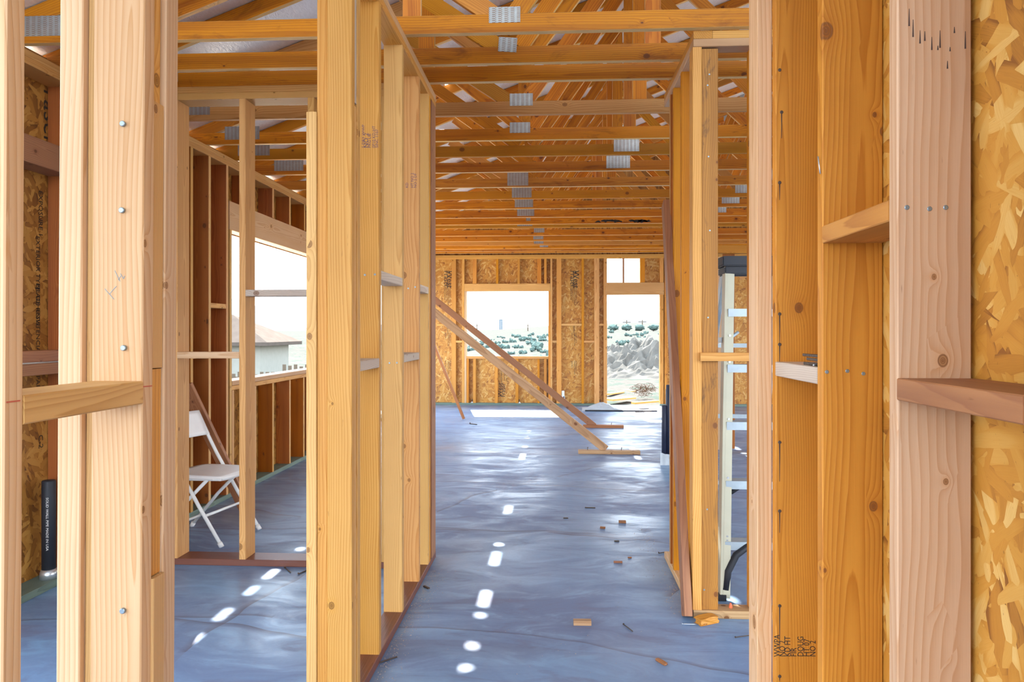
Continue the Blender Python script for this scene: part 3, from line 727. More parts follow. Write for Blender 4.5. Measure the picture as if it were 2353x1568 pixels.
# ================================================================== RIGHT FOREGROUND WALL (X .62 .. .757)
XR = .62
R6 = .137
yr1, yr2, yr3 = y_at(2062, XR), y_at(1890, XR), y_at(1782.5, XR)
wr = wall_panel('wall_right', [(-.2, 2.3, 0, H+.05)], 'osb', 'golden strand board sheathing behind the right foreground studs', ((0, 1, 0), (0, 0, 1), (XR+R6+.007, 0, 0)))
def rst(y, label, mat, x0=XR, x1=XR+R6, y1=None): return lumber('wall_stud', x0, x1, y, (y1 or y+.034), ST, H-2*ST, mat, label, 'stud')
r0 = rst(.985, 'right wall stud just outside the right edge of the photo', 'fir')
r1 = rst(yr1, 'broad pinkish pale stud with strong straight grain, nearest on the right', 'pale', x1=x_at(2233, yr1))
r2 = rst(yr2, 'broad bright orange stud with a round dark-ringed knot near its top, right side', 'orange')
r3 = rst(yr3, 'brown orange stud with dark nail stains, third from the right edge', 'amber')
rt = lumber('door_trimmer', x_at(1738.5, yr3+.04), XR-.0001, yr3+.0342, yr3+.125, ST, H-2*ST, 'pale', 'pale pitch-streaked trimmer at the right side of the hall opening', 'stud')
lumber('bottom_plate', XR, XR+R6, .2, 2.3, 0, ST, 'fir', 'bottom plate of the right foreground wall', 'plate')
rb = lambda ya, yb, zt, lab, mat: lumber('fire_block', XR-.001, XR+R6-.002, ya, yb, zt-.04, zt, mat, lab, 'block')
blkA = rb(.985+.034, yr1-.0005, 1.276, 'reddish block with an end knot, crossing the nearest right stud', 'redbrace')
blkB = rb(yr1+.034, yr2-.0005, 1.606, 'high block between the two brightest right studs, seen from below', 'amber')
blkC = rb(yr2+.034, yr3-.0005, 1.276, 'greyish block carrying loose nail strips, between the orange and brown right studs', 'grey')
for px, py in ((2084, 477), (2136, 480), (2173, 477)): face_nail(r1, px, py, yr1, 'nail', .0045)
for px, py in ((1900, 855), (1947, 853), (1984, 859)): face_nail(r2, px, py, yr2, 'nail', .0045)
M['nailstain'] = plain('black_nail_stain', (.06, .035, .03), .8)
for py, ln in ((161, 0), (258, 60), (420, 40), (722, 70), (792, 50), (1017, 90), (1175, 50), (1393, 100), (1555, 10)):
    px = 1796 if py == 258 else 1791.5
    face_nail(r3, px, py, yr3, 'rust', .0048)
    if ln:
        X = x_at(px, yr3); bm = bmesh.new(); w = .0035; za, zb_ = z_at(py-4, X, yr3), z_at(py+ln, X, yr3)
        add_box(bm, -w/2, w/2, -.0002, .0002, -(za-zb_)/2, (za-zb_)/2)
        for v in bm.verts:
            if v.co.z < 0: v.co.x *= .35
        o = link('nail_stain', bm, 'nailstain'); o.location = (X, yr3-.0002, (za+zb_)/2); keep(o, r3)
for px, py, ln in ((2089, 20, 40), (2098, 45, 40), (2114, 70, 30), (2141, 85, 30), (2160, 70, 40), (2155, 105, 10), (2193, 62, 14), (2183, 108, 10), (2218, 72, 40), (2177, 140, 18), (2125, 72, 22)):
    X = x_at(px, yr1); bm = bmesh.new(); za, zb_ = z_at(py, X, yr1), z_at(py+ln, X, yr1)
    add_box(bm, -.0014, .0014, -.0002, .0002, -(za-zb_)/2, (za-zb_)/2)
    for v in bm.verts:
        if v.co.z > 0: v.co.x *= .3
    o = link('dark_fleck', bm, 'nailstain'); o.location = (X, yr1-.0002, (za+zb_)/2); keep(o, r1)
for a, s in ((1788, 'WWPA'), (1800, 'NO 2'), (1812, 'KD HT'), (1826, 'FIR'), (1842, 'DOUG'), (1856, 'HT 07'), (1870, 'NO 2')):
    ftext(r3, s, a+4, 1510, yr3, .024, 'ink', wide=.8)
sline(rt, 1740, 1771, 600, XR-.04) if False else None
fline(rt, [(1741, 600), (1772, 590)], yr3+.036, 'chalk', .0014); fline(rt, [(1741, 833), (1772, 839)], yr3+.036, 'chalk', .0014)
# pitch streaks on the trimmer are in the grain; splintered pale chips along the left edge of r2
# nail strips on block C
for k, (dx, dz) in enumerate(((0.0, 0.), (.004, .011), (-.003, .021))):
    t = empty('nail_strip', (XR+.012+dx, yr2+.122, 1.2765+dz), ('lowest', 'middle', 'topmost')[k]+' dark collated nail strip lying on the greyish right block', 'nails', 'nail strips on the right block')
    t.rotation_euler = (0, 0, (.06, -.05, .03)[k])
    bm = bmesh.new()
    for q in range(16): add_tube(bm, [(-.0, -.08+q*.0075, .003), (.06, -.08+q*.0075, .003)], .0013, 6)
    link('nail_shank', bm, 'rust', t)
    bm = bmesh.new()
    for q in range(16): add_tube(bm, [(-.002, -.08+q*.0075, .0045), (.0, -.08+q*.0075, .0045)], .0036, 8)
    link('nail_heads', bm, 'rust', t)
    bm = bmesh.new(); add_box(bm, .02, .03, -.085, .04, .002, .0062); link('paper_tape', bm, 'scrapw', t)
bm = bmesh.new(); add_tube(bm, [(XR+.004, yr2+.07, 1.2795), (XR+.03, yr2+.115, 1.2795)], .0025, 8); tag(link('loose_nail', bm, 'galv', smooth=True), 'single bright nail lying in front of the nail strips on the right block', 'nail')
bm = bmesh.new(); xq = XR-.006; add_tube(bm, [(xq, yr2+.012, z_at(357, XR, yr2)), (xq+.003, yr2+.006, z_at(398, XR, yr2))], .0016, 8)
tag(link('bent_nail', bm, 'galv', smooth=True), 'bluish nail sticking out at the left edge of the bright orange right stud', 'nail')

# ================================================================== RIGHT INNER WALL AND STUB (corner at x 1580-1650)
XI = .655
YS = 3.60
lumber('bottom_plate', XI, 1.9, YS-.045, YS+S4-.045, 0, ST, 'brace', 'cracked brown bottom plate below the aged post, right of the hall', 'plate')
lumber('bottom_plate', XI, XI+S4, YS+S4-.044, 4.5, 0, ST, 'pale', 'chipped pale bottom plate running back along the right side of the hall', 'plate')
c0 = lumber('corner_stud', x_at(1588, YS), x_at(1609, YS), YS-.04, YS+.045, ST, H-2*ST, 'fir', 'orange striped corner stud of the right inner wall', 'stud')
c1 = lumber('corner_post', x_at(1609.5, YS), x_at(1647, YS), YS-.03, YS+.008, ST, H-2*ST-.006, 'aged', 'aged dark stained post with a large knot beside the ladder', 'post')
c2 = lumber('wall_stud', x_at(1722, YS), x_at(1722, YS)+ST, YS-.04, YS+.049, ST, H-2*ST, 'orange', 'orange stud just left of the pitch-streaked trimmer, beyond the ladder opening', 'stud')
lumber('top_plate', XI, 1.9, YS-.045, YS+S4-.045, H-2*ST, H-ST, 'brace', 'lower top plate over the ladder opening', 'plate')
lumber('top_plate', XI, XI+.088, YS-.045, 4.5, H-ST, H-.0005, 'orange', 'upper top plate of the right inner wall with its dark end grain facing us', 'plate')
lumber('top_plate', XI+.089, 1.9, YS-.045, YS+S4-.045, H-ST, H-.0005, 'fir', 'upper top plate with a dark knot over the ladder opening', 'plate')
lumber('top_plate', XI, XI+S4, YS+S4-.044, 4.5, H-2*ST, H-ST, 'pale', 'lower top plate of the right inner wall, running back', 'plate')
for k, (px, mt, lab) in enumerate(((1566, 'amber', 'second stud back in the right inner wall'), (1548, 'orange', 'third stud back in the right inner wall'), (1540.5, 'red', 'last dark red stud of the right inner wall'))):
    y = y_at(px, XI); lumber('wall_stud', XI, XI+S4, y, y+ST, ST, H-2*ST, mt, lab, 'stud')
lumber('fire_block', x_at(1609.5, YS-.07), x_at(1727, YS-.07), YS-.07-.0, YS-.041, 1.222, 1.262, 'fir', 'flat honey block nailed across in front of the ladder', 'block')
for px, py in ((1630, 171), (1626, 196), (1628, 360), (1631, 530), (1627, 730), (1625, 1171), (1618, 1356)): face_nail(c1, px, py, YS-.03, 'nail', .0042)
# leaning board
f0 = floor_pt(1582, 1418)
beam('leaning_board', (f0[0]-.01, f0[1]-.02, .01), (x_at(1530, 4.34), 4.34, z_at(468, .64, 4.34)), ST, S4, 'redbrace', 'reddish long board leaning against the right inner wall', 'board', up=(0, 1, 0), cut=[((0, 0, .001), (0, 0, -1))])

# ------------------------------------------------------------------ step ladder (seen through the stub wall)
LX, LY = floor_pt(1656, 1376)
lad = empty('step_ladder', (LX, LY, 0), 'cream and aluminium step ladder with black top, behind the right studs', 'ladder')
HT = z_at(592, LX+.1, LY+.36)
Wb, Wt = .50, .30
def rail(nm, x0, y0, x1, y1, z1, mat):
    return beam(nm, (x0, y0, .012), (x1, y1, z1), .022, .065, mat, parent=lad, up=(0, 1, .15))
sl = (Wb-Wt)/2
fr1 = rail('front_rail', .0, 0, sl, .33, HT-.06, 'fibre'); fr2 = rail('front_rail', Wb, 0, Wb-sl, .33, HT-.06, 'fibre')
fl1 = beam('rail_flange', (.022, -.032, .012), (sl+.022, .298, HT-.07), .036, .004, 'fibre', parent=lad, up=(0, 1, .15))
fl2 = beam('rail_flange', (Wb-.022, -.032, .012), (Wb-sl-.022, .298, HT-.07), .036, .004, 'fibre', parent=lad, up=(0, 1, .15))
keep(fl1, fr1); keep(fl2, fr2)
rail('rear_rail', .02, 1.0, sl+.01, .42, HT-.06, 'alu'); rail('rear_rail', Wb-.02, 1.0, Wb-sl-.01, .42, HT-.06, 'alu')
for k, py in enumerate((1266, 1165, 1061, 955, 842, 724)):
    # step height from the rail position it crosses
    z = .30*(k+1)-.015
    tt = z/HT; xo = sl*tt; yo = .33*tt
    bm = bmesh.new(); add_box(bm, xo+.01, Wb-xo-.01, yo-.035, yo+.045, z-.004, z); add_box(bm, xo+.01, Wb-xo-.01, yo-.037, yo-.033, z-.042, z); add_box(bm, xo+.01, Wb-xo-.01, yo+.043, yo+.047, z-.03, z)
    link('step', bm, 'alu', lad) if k < 5 else bm.free()
for k, z in enumerate((.42, .85, 1.28)):
    tt = z/HT; bm = bmesh.new(); add_box(bm, .02+sl*tt, Wb-.02-sl*tt, 1-.58*tt-.012, 1-.58*tt+.012, z-.012, z+.012); link('rear_brace', bm, 'alu', lad)
bm = bmesh.new(); add_box(bm, sl-.03, Wb-sl+.03, .27, .46, HT-.055, HT, 0.); add_box(bm, sl-.015, Wb-sl+.015, .285, .45, HT-.10, HT-.055)
bmesh.ops.bevel(bm, geom=bm.edges[:], offset=.006, segments=2, affect='EDGES')
link('top_cap', bm, 'black', lad)
bm = bmesh.new(); add_box(bm, -.016+sl*.72, -.010+sl*.72, .25, .62, 1.30, 1.33); link('spreader', bm, 'alu', lad)
bm = bmesh.new(); add_tube(bm, [(.02, -.01, .05), (.035, .0, .14), (.08, .01, .22), (.15, .02, .27), (.24, .03, .283)], [.022, .02, .018, .018, .02], 10); link('foot_brace', bm, 'black', lad, True)
bm = bmesh.new(); add_tube(bm, [(.075, .1, .52), (.14, .11, .56)], .012, 8); link('step_brace', bm, 'black', lad, True)
bm = bmesh.new(); add_tube(bm, [(.075, .25, 1.30), (.15, .25, 1.36)], .008, 8); link('step_brace', bm, 'alu', lad, True)
for x in (0, Wb):
    bm = bmesh.new(); add_box(bm, x-.02, x+.02, -.04, .04, 0, .03); keep(link('foot', bm, 'black', lad), fr1 if x == 0 else fr2)
    bm = bmesh.new(); add_box(bm, x-.015+(.02 if x == 0 else -.02), x+.015+(.02 if x == 0 else -.02), .96, 1.04, 0, .03); link('foot', bm, 'black', lad)
for z, k in ((.33, 0), (.31, 0), (.62, 0), (.92, 0), (1.22, 0), (1.36, 0)):
    tt = z/HT; bm = bmesh.new(); add_tube(bm, [(sl*tt+.02, .33*tt-.034, z-.02), (sl*tt+.02, .33*tt-.038, z-.02)], .006, 8); keep(link('rivet', bm, 'galv', lad), fr1)
bm = bmesh.new(); add_tube(bm, [(floor_pt(1659, 1383)[0], YS-.0, ST), (floor_pt(1659, 1383)[0], YS, ST+.008), (floor_pt(1659, 1383)[0], YS, ST+.022)], [.009, .008, .004], 8)
tag(link('orange_cap', bm, 'orangecap'), 'tiny orange cap on the brown plate at the ladder foot', 'cap')

# black pipes leaning by the right wall, wrapped at the foot
bx0, by0 = floor_pt(1527, 1068)
t = empty('black_drain_pipes', (bx0, by0, 0), 'bundle of tall black pipes standing right of the hall, plastic at the foot', 'pipes')
HP = z_at(886, bx0, by0)
for k, (dx, dy, hh) in enumerate(((.045, .02, HP), (.0, 0.02, HP-.21), (.085, -.01, HP-.02), (.05, .09, HP-.05))):
    bm = bmesh.new(); add_tube(bm, [(dx, dy, 0.01), (dx, dy, hh), (dx, dy, hh+.004)], [.026, .026, .022], 16); link('pipe', bm, 'navy', t, True)
bm = bmesh.new(); rr = random.Random(3)
pts = []
for k in range(9): pts.append((-.05+.2*k/8, -.045+rr.uniform(-.012, .012), 0))
lo = [bm.verts.new(p) for p in pts]; hi = [bm.verts.new((p[0], p[1]+.02+rr.uniform(-.01, .01), .10+rr.uniform(-.02, .03))) for p in pts]
bk = [bm.verts.new((p[0], p[1]+.028, .09)) for p in pts]
for a in range(8): bm.faces.new((lo[a], lo[a+1], hi[a+1], hi[a])); bm.faces.new((hi[a], hi[a+1], bk[a+1], bk[a]))
o = link('plastic_wrap', bm, 'sheet', t); o['label'] = 'crumpled grey plastic wrap at the foot'

# ================================================================== RIGHT ROOM beyond (seen between posts)
YB = 8.4
xA = x_at(1652, YB)
lumber('partition_stud', xA, xA+ST, YB, YB+S4, ST, 2.2, 'pale', 'pale distant stud seen left of the ladder top', 'stud')
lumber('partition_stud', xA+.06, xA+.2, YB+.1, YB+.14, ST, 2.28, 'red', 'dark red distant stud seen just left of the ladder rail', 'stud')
lumber('partition_header', xA-.05, xA+1.6, YB, YB+S4, 2.24, 2.33, 'orange', 'distant door header above the ladder', 'header')
lumber('partition_stud', xA+.62, xA+.62+ST, YB, YB+S4, ST, 2.24, 'orange', 'distant stud behind the ladder steps', 'stud')
beam('leaning_board', (xA+.3, YB+.3, 2.0), (xA+.9, YB+.3, 2.32), .089, ST, 'fir', 'short slanting board near the distant door header', 'board', up=(0, 1, 0))
bm = bmesh.new(); add_box(bm, -.035, .035, -.03, .02, -.025, .025); o = link('junction_box', bm, 'white'); o.location = (xA+.03, YB-.02, z_at(789, xA, YB))
tag(o, 'small white box on the distant stud left of the ladder', 'box')

# ================================================================== FAR WALL (Y = 13.70)
YF = 13.70
fxx = lambda px: x_at(px, YF)
def fz(py, px=1276):
    X = fxx(px); return z_at(py, X, YF)*1.0
# floor sits at y=931 here; heights taken straight from the pixels
W0, W1 = fxx(1072), fxx(1260); D0, D1 = fxx(1395.3), fxx(1516)
ws, wh = fz(819), fz(669); dh = fz(678); T1 = fxx(1470.6)
tz0, tz1 = fz(650), H-2*ST
PT = H-2*ST
wf = wall_panel('wall_back', [(-2.8, W0, 0, H), (W0, W1, 0, ws-.05), (W0, W1, wh, H), (W1, D0, 0, H), (D0, T1, dh, tz0), (T1, D1, dh, H), (D1, 3.0, 0, H), (3.0, 5.6, 0, H), (8.2, 9.0, 0, H)], 'osb',  # unseen opening toward the right end, added to let light in
                'golden strand board sheathing of the far wall', ((1, 0, 0), (0, 0, 1), (0, YF+S4+.007, 0)))
lumber('bottom_plate', -2.66, D0, YF, YF+S4, 0, ST, 'green', 'dark green treated bottom plate of the far wall, left of the doorway', 'plate')
lumber('bottom_plate', D1, 8.8, YF, YF+S4, 0, ST, 'green', 'green treated bottom plate of the far wall, right of the doorway', 'plate')
lumber('top_plate', -2.66, 8.8, YF, YF+S4, PT, PT+ST, 'fir', 'lower top plate of the far wall', 'plate')
lumber('top_plate', -2.66, 8.8, YF, YF+S4, PT+ST, H-.0005, 'fir', 'upper top plate of the far wall', 'plate')
def fstud(pa, pb, z0, z1, label, grp=None, mat='orange', name='wall_stud'):
    a, b = fxx(pa), fxx(pb)
    return lumber(name, a, b, YF+.001, YF+S4, z0, z1, mat, label, 'stud', grp)
fstud(1038, 1047.7, ST, PT, 'far wall stud left of the far window, right of the printed board', mat='fir')
fstud(1061.5, 1067, ST, PT, 'far wall king stud at the left of the far window', mat='fir')
fstud(1067.2, 1071.8, ST, wh-.001, 'far wall trimmer at the left of the far window', mat='pale')
fstud(1257.9+2.2, 1264.5, ST, wh-.001, 'far wall trimmer at the right of the far window')
fstud(1264.6, 1269, ST, PT, 'far wall king stud at the right of the far window', mat='fir')
fstud(1279, 1290, ST, PT, 'broad far wall stud between the far window and the printed board', mat='fir')
fstud(1336.5, 1342, ST, PT, 'thin far wall stud right of the printed board')
fstud(1365.6, 1377, ST, PT, 'broad far wall stud next but one to the doorway', mat='fir')
fstud(1387, 1395, ST, PT, 'far wall stud at the left jamb of the far doorway', mat='fir')
fstud(1516.3, 1525, ST, PT, 'far wall stud at the right jamb of the far doorway', mat='fir')
fstud(1527, 1534, ST, PT, 'far wall stud just right of the far doorway')
for k, (a, b) in enumerate(((1086, 1095), (1139.7, 1145), (1189, 1194.7), (1234.7, 1243.7), (1250.5, 1256))):
    fstud(a, b, wh+.14, PT, '%s short stud over the far window, from its left' % ORD[k], 'short studs over the far window', name='cripple_stud')
for k, (a, b) in enumerate(((1072.3, 1077), (1087, 1093.5), (1137, 1143.8), (1184.5, 1191), (1235, 1240), (1250, 1256))):
    fstud(a, b, ST, ws-.052, '%s short stud under the far window, from its left' % ORD[k], 'short studs under the far window', name='cripple_stud')
fstud(1430.8, 1434.9, tz0, PT, 'thin upright between the two small panes over the far doorway', mat='redbrace', name='mullion')
fstud(1470.8, 1482, tz0, PT, 'short orange stud right of the small openings over the doorway', name='cripple_stud')
fstud(1395.3, 1396.5, tz0, PT, 'short stud left of the small openings over the doorway', name='cripple_stud') if False else None
lumber('window_header', fxx(1067.2), fxx(1264.3), YF+.0, YF+S4, wh, wh+.139, 'fir', 'pinkish header beam over the far window', 'header')
lumber('window_sill', W0, W1, YF-.004, YF+S4, ws-.05, ws, 'fir', 'rough sill board of the far window', 'sill')
lumber('door_header', fxx(1392), fxx(1526), YF-.003, YF+S4, dh, tz0-.001, 'fir', 'header beam over the far doorway', 'header')
def fblk(pa, pb, py, label): lumber('fire_block', fxx(pa)+.001, fxx(pb)-.001, YF+.002, YF+S4, fz(py)-.04, fz(py), 'fir', label, 'block')
fblk(1003, 1038, 744.5, 'far wall block across the printed board left of the window'); fblk(1047.7, 1061.5, 783, 'small far wall block left of the far window')
fblk(1269, 1279, 783, 'small far wall block right of the far window'); fblk(1290, 1336.5, 744, 'far wall block across the printed board between window and doorway')
fblk(1342, 1365.6, 783, 'far wall block two bays left of the doorway'); fblk(1377, 1387, 744, 'small far wall block beside the doorway')
for k in range(12):
    x = 1.9+k*.55
    if fxx(1534) < x and not (3.0 < x < 5.2): lumber('wall_stud', x, x+ST, YF+.001, YF+S4, ST, PT, 'orange', '%s far wall stud right of the doorway, behind the ladder' % ORD[k], 'stud', 'far studs behind the ladder')
bm = bmesh.new()
gp = [(-2.78, H+.001), (8.6, H+.001), (8.6, deck_z(8.6)-.02), (2.95, deck_z(2.95)-.02), (-2.78, deck_z(-2.78)-.02)]
ga = [bm.verts.new((x, YF+S4, z)) for x, z in gp]; gb = [bm.verts.new((x, YF+S4+.012, z)) for x, z in gp]
bm.faces.new(ga); bm.faces.new(gb[::-1])
for k in range(5): bm.faces.new((ga[k], gb[k], gb[(k+1) % 5], ga[(k+1) % 5]))
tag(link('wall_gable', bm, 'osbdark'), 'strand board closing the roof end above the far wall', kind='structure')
# stamps on far sheathing (text reads downward)
def bt(s, px, py, size, down=True, mat='ink', wide=1.):
    X = fxx(px); text(wf, s, (X, YF+S4-.0006, z_at(py, X, YF)), size, (0, 0, -1 if down else 1), (0, -1, 0), mat, wide=wide)
for X0 in (1026, 1318):
    bt('West', X0, 621, .155, wide=.95); bt('Fraser', X0-7, 621, .155, wide=.8)
    bt('SIZED FOR SPACING 24/16', X0+5, 648, .034, wide=.95); bt('RATED SHEATHING EXPOSURE 1', X0+1, 648, .034, wide=.85); bt('EXTERIOR BOND', X0-7, 655, .036); bt('THIS SIDE DOWN 7/16', X0-3, 650, .034)
    for dy in (0, 65):
        bt('RATED 24/16', X0+5, 765+dy, .034); bt('STRENGTH AXIS', X0+1, 765+dy, .034); bt('APA PS 2', X0-5, 765+dy, .036)
    bt('SHEATHING', X0-1, 749, .05, wide=.5)
bt('West', 1153, 914, .12, False); bt('Fraser', 1160, 914, .12, False, wide=.85); bt('RATED SHEATHING 24/16', 1153, 880, .034, False); bt('EXPOSURE 1 7/16', 1160, 876, .034, False); bt('SIZED FOR SPACING', 1165, 878, .03, False)
for k, px in enumerate((1085, 1193, 1379)):
    t = empty('anchor_bolt', (fxx(px), YF+.03, ST), ('left', 'middle', 'right')[k]+' anchor bolt standing on the green far wall plate', 'bolt', 'anchor bolts on the far wall plate')
    bm = bmesh.new(); add_tube(bm, [(0, 0, 0), (0, 0, .07)], .008, 8); link('rod', bm, 'rust', t)
    bm = bmesh.new(); add_box(bm, -.03, .03, -.028, .03, 0, .005); link('washer', bm, 'galv', t)
    bm = bmesh.new(); add_tube(bm, [(0, 0, .005), (0, 0, .022)], .016, 6); link('nut', bm, 'galv', t)
bm = bmesh.new(); add_box(bm, -.012, .035, -.004, .0, 0, .15); add_box(bm, .015, .045, -.004, 0, -.0, .05)
o = link('metal_strap', bm, 'galv'); o.location = (fxx(1290)+.02, YF-.0005, fz(917)); tag(o, 'small white metal strap on the far wall near the rear brace', 'strap')

# ================================================================== BRACES
def brace(px, py, px2, py2, ybase, wface, mat, label, flabel, fpx0, fpx1, fpy, left_x=-2.62):
    X0, Yb = floor_pt(px, ybase)
    dpy = (py2-py)/(px2-px)
    Xb = x_at(px2, Yb); zb_ = z_at(py2, Xb, Yb); z0 = z_at(py, X0, Yb)
    s = (zb_-z0)/(Xb-X0)
    xe = left_x; ze = z0+s*(xe-X0)
    if ze > 2.66: xe = X0+(2.66-z0)/s; ze = 2.66
    beam('wall_brace', (X0, Yb, z0), (xe, Yb, ze), .089, ST, mat, label, 'brace', up=(0, 1, 0), cut=[((0, 0, .042), (0, 0, -1))])
    a = x_at(fpx0, Yb-.03); b = x_at(fpx1, Yb-.03)
    ft = lumber('brace_foot', a, b, Yb-.045, Yb+.044, 0, ST+.002, mat if mat != 'brace' else 'brace', flabel, 'board')
    for q in (.15, .7):
        bm = bmesh.new(); add_tube(bm, [(0, 0, 0), (.004, 0, .03)], .004, 6); add_tube(bm, [(.004, 0, .028), (.004, 0, .032)], .008, 8)
        o = link('nail', bm, 'rust'); o.location = (a+(b-a)*q, Yb, ST+.001); keep(o, ft)
brace(1392, 1033, 1003, 722, 1043, 0, 'brace', 'front diagonal brace, broad knotty board rising left from its floor board', 'longer floor board holding the foot of the front brace', 1329, 1471, 1048)
brace(1366, 980, 1003, 692, 983, 0, 'redbrace', 'rear diagonal brace, reddish board rising left behind the front one', 'shorter floor board holding the foot of the rear brace', 1340, 1433, 986)
sx, sy = floor_pt(1066, 965)
beam('wooden_stake', (sx, sy, .012), (x_at(962, sy+.1), sy+.1, z_at(705, x_at(962, sy), sy)), .04, .04, 'redbrace', 'thin reddish stick leaning at the left edge of the big room', 'stick', up=(0, 1, 0), cut=[((0, 0, .001), (0, 0, -1))])

# rolled sheet and steel rods near the doorway
rx, ry = floor_pt(1380, 944)
t = empty('plastic_sheet_roll', (rx, ry, 0), 'whitish crumpled plastic sheet lying near the far doorway', 'sheet')
bm = bmesh.new(); rr = random.Random(5); nx = 26
prof = [(-.30, .01, 0), (-.30, .05, .02)]
g = []
for i in range(nx+1):
    u = i/nx; x = -.32+1.35*u; hgt = .10*math.exp(-((u-.26)/.16)**2)+.03*(1-u)+.012; row = []
    for j in range(9):
        a = math.pi*j/8; row.append(bm.verts.new((x+rr.uniform(-.008, .008), .11*math.cos(a)*(1.-.3*u), max(0, hgt*math.sin(a)*(1+rr.uniform(-.12, .12))))))
    g.append(row)
for i in range(nx):
    for j in range(8): bm.faces.new((g[i][j], g[i+1][j], g[i+1][j+1], g[i][j+1]))
bm.faces.new(g[0]); bm.faces.new(g[-1][::-1]); link('sheet', bm, 'sheet', t)
bm = bmesh.new(); add_tube(bm, [(-.27, -.125, .012), (.95, -.125, .012)], .012, 8); link('dark_edge', bm, 'black', t)
for k, (a, b, py, py2) in enumerate(((1462, 1491, 942.5, 940), (1478, 1496, 948.5, 947), (1460, 1480, 951, 948))):
    p = floor_pt(a, py); q = floor_pt(b, py2)
    bm = bmesh.new(); add_tube(bm, [(p[0], p[1], .008+.009*k), (q[0], q[1], .008)], .008, 6); tag(link('steel_rod', bm, 'rust'), ('farthest', 'middle', 'nearest')[k]+' of three short steel rods on the floor by the far doorway', 'rod', 'steel rods near the doorway')

# ================================================================== FLOOR DEBRIS
def scrap(px, py, L, w, h, rz, mat, label, name='wood_scrap', rough=False):
    x, y = floor_pt(px, py)
    bm = bmesh.new(); add_box(bm, -w/2, w/2, -h/2, h/2, -L/2, L/2, .001)
    if rough:
        bmesh.ops.subdivide_edges(bm, edges=bm.edges[:], cuts=3, use_grid_fill=True)
        rr = random.Random(int(px))
        for v in bm.verts:
            v.co.z *= 1+rr.uniform(-.12, .12); v.co.x *= 1+rr.uniform(-.25, .1)
            if v.co.y > 0: v.co.y *= .55+.45*math.cos(v.co.z/L*2.6)
    o = link(name, bm, mat); o.location = (x, y, h/2+.0002); o.rotation_mode = 'QUATERNION'
    o.rotation_quaternion = Quaternion((0, 0, 1), rz) @ Quaternion((0, 0, 1), math.pi/2) @ Quaternion((1, 0, 0), math.pi/2) if False else (Matrix.Rotation(rz, 3, 'Z') @ Matrix(((0, 0, 1), (1, 0, 0), (0, 1, 0)))).to_quaternion()
    return tag(o, label, 'scrap' if name == 'wood_scrap' else 'chip')
scrap(1338, 1436, .082, .03, .022, .03, 'brace', 'rectangular wood offcut lying in the middle of the hall floor')
scrap(1624, 1432, .10, .05, .035, .5, 'orange', 'split orange wood chunk in front of the aged post', rough=True)
scrap(1520, 1524, .055, .018, .010, -1.0, 'redbrace', 'small splinter near the bottom right of the hall floor', rough=True)
scrap(1430, 1202, .05, .03, .016, 0, 'redbrace', 'small brown block on the floor right of centre'); scrap(1385, 1215, .035, .02, .012, -.2, 'redbrace', 'smaller dark chip just left of the small brown block')
scrap(1420, 1294, .05, .014, .010, .0, 'redbrace', 'thin brown chip below the small brown block'); scrap(1417, 1245, .03, .015, .006, .1, 'rust', 'tiny dark chip on the floor right of centre')
scrap(1300, 1192, .035, .014, .006, 0, 'rust', 'tiny black chip at the middle of the floor'); scrap(1356, 1168, .08, .015, .006, -.1, 'rust', 'dark wire-like chip in the middle distance of the floor')
scrap(1447, 1283, .02, .014, .006, .3, 'redbrace', 'tiny chip above the thin brown chip'); scrap(1580, 1305, .02, .016, .008, .8, 'orange', 'tiny orange chip close to the leaning board')
scrap(980, 1352, .045, .012, .008, -.8, 'rust', 'dark chip on the floor beside the centre hall plate'); scrap(1145, 1017, .09, .03, .004, .1, 'rust', 'flat dark shaving in the middle of the big room') if False else None
def fnail(px, py, px2, py2, label, mat='galv', r=.0022):
    a = floor_pt(px, py); b = floor_pt(px2, py2); t = empty('loose_nail', ((a[0]+b[0])/2, (a[1]+b[1])/2, 0), label, 'nail')
    d = Vector((b[0]-a[0], b[1]-a[1], 0)); 
    bm = bmesh.new(); add_tube(bm, [-d/2+Vector((0, 0, r+.001)), d/2+Vector((0, 0, r+.0005))], r, 8); link('shank', bm, mat, t, True)
    u = d.normalized(); bm = bmesh.new(); add_tube(bm, [-d/2-u*.0015+Vector((0, 0, r*2)), -d/2+Vector((0, 0, r*2))], r*2, 10); link('head', bm, mat, t)
fnail(1433, 1437, 1454, 1453, 'dark nail on the hall floor right of the wood offcut', 'rust')
fnail(1568, 1436, 1608, 1437, 'pale nail in front of the leaning board foot')
fnail(1690, 1467, 1722, 1462, 'dark nail at the lower right of the hall floor', 'rust')
fnail(1738-8, 1446, 1744, 1436, 'short dark nail beside the pitch-streaked trimmer', 'rust')
fnail(655, 1307, 668, 1318, 'bent black nail on the floor before the dark red plate', 'rust', .003)
fnail(686, 1321, 704, 1313, 'second black nail beside the centre trimmer', 'rust', .003)
fnail(868, 1527, 912, 1512, 'dark nail lying in sawdust beside the centre hall plate', 'rust', .003)
fnail(1514, 1273, 1536, 1270, 'black twist of wire by the right inner wall', 'rust', .003)
fnail(1010+70, 975, 1096, 977, 'thin dark stick on the far floor', 'rust', .006)
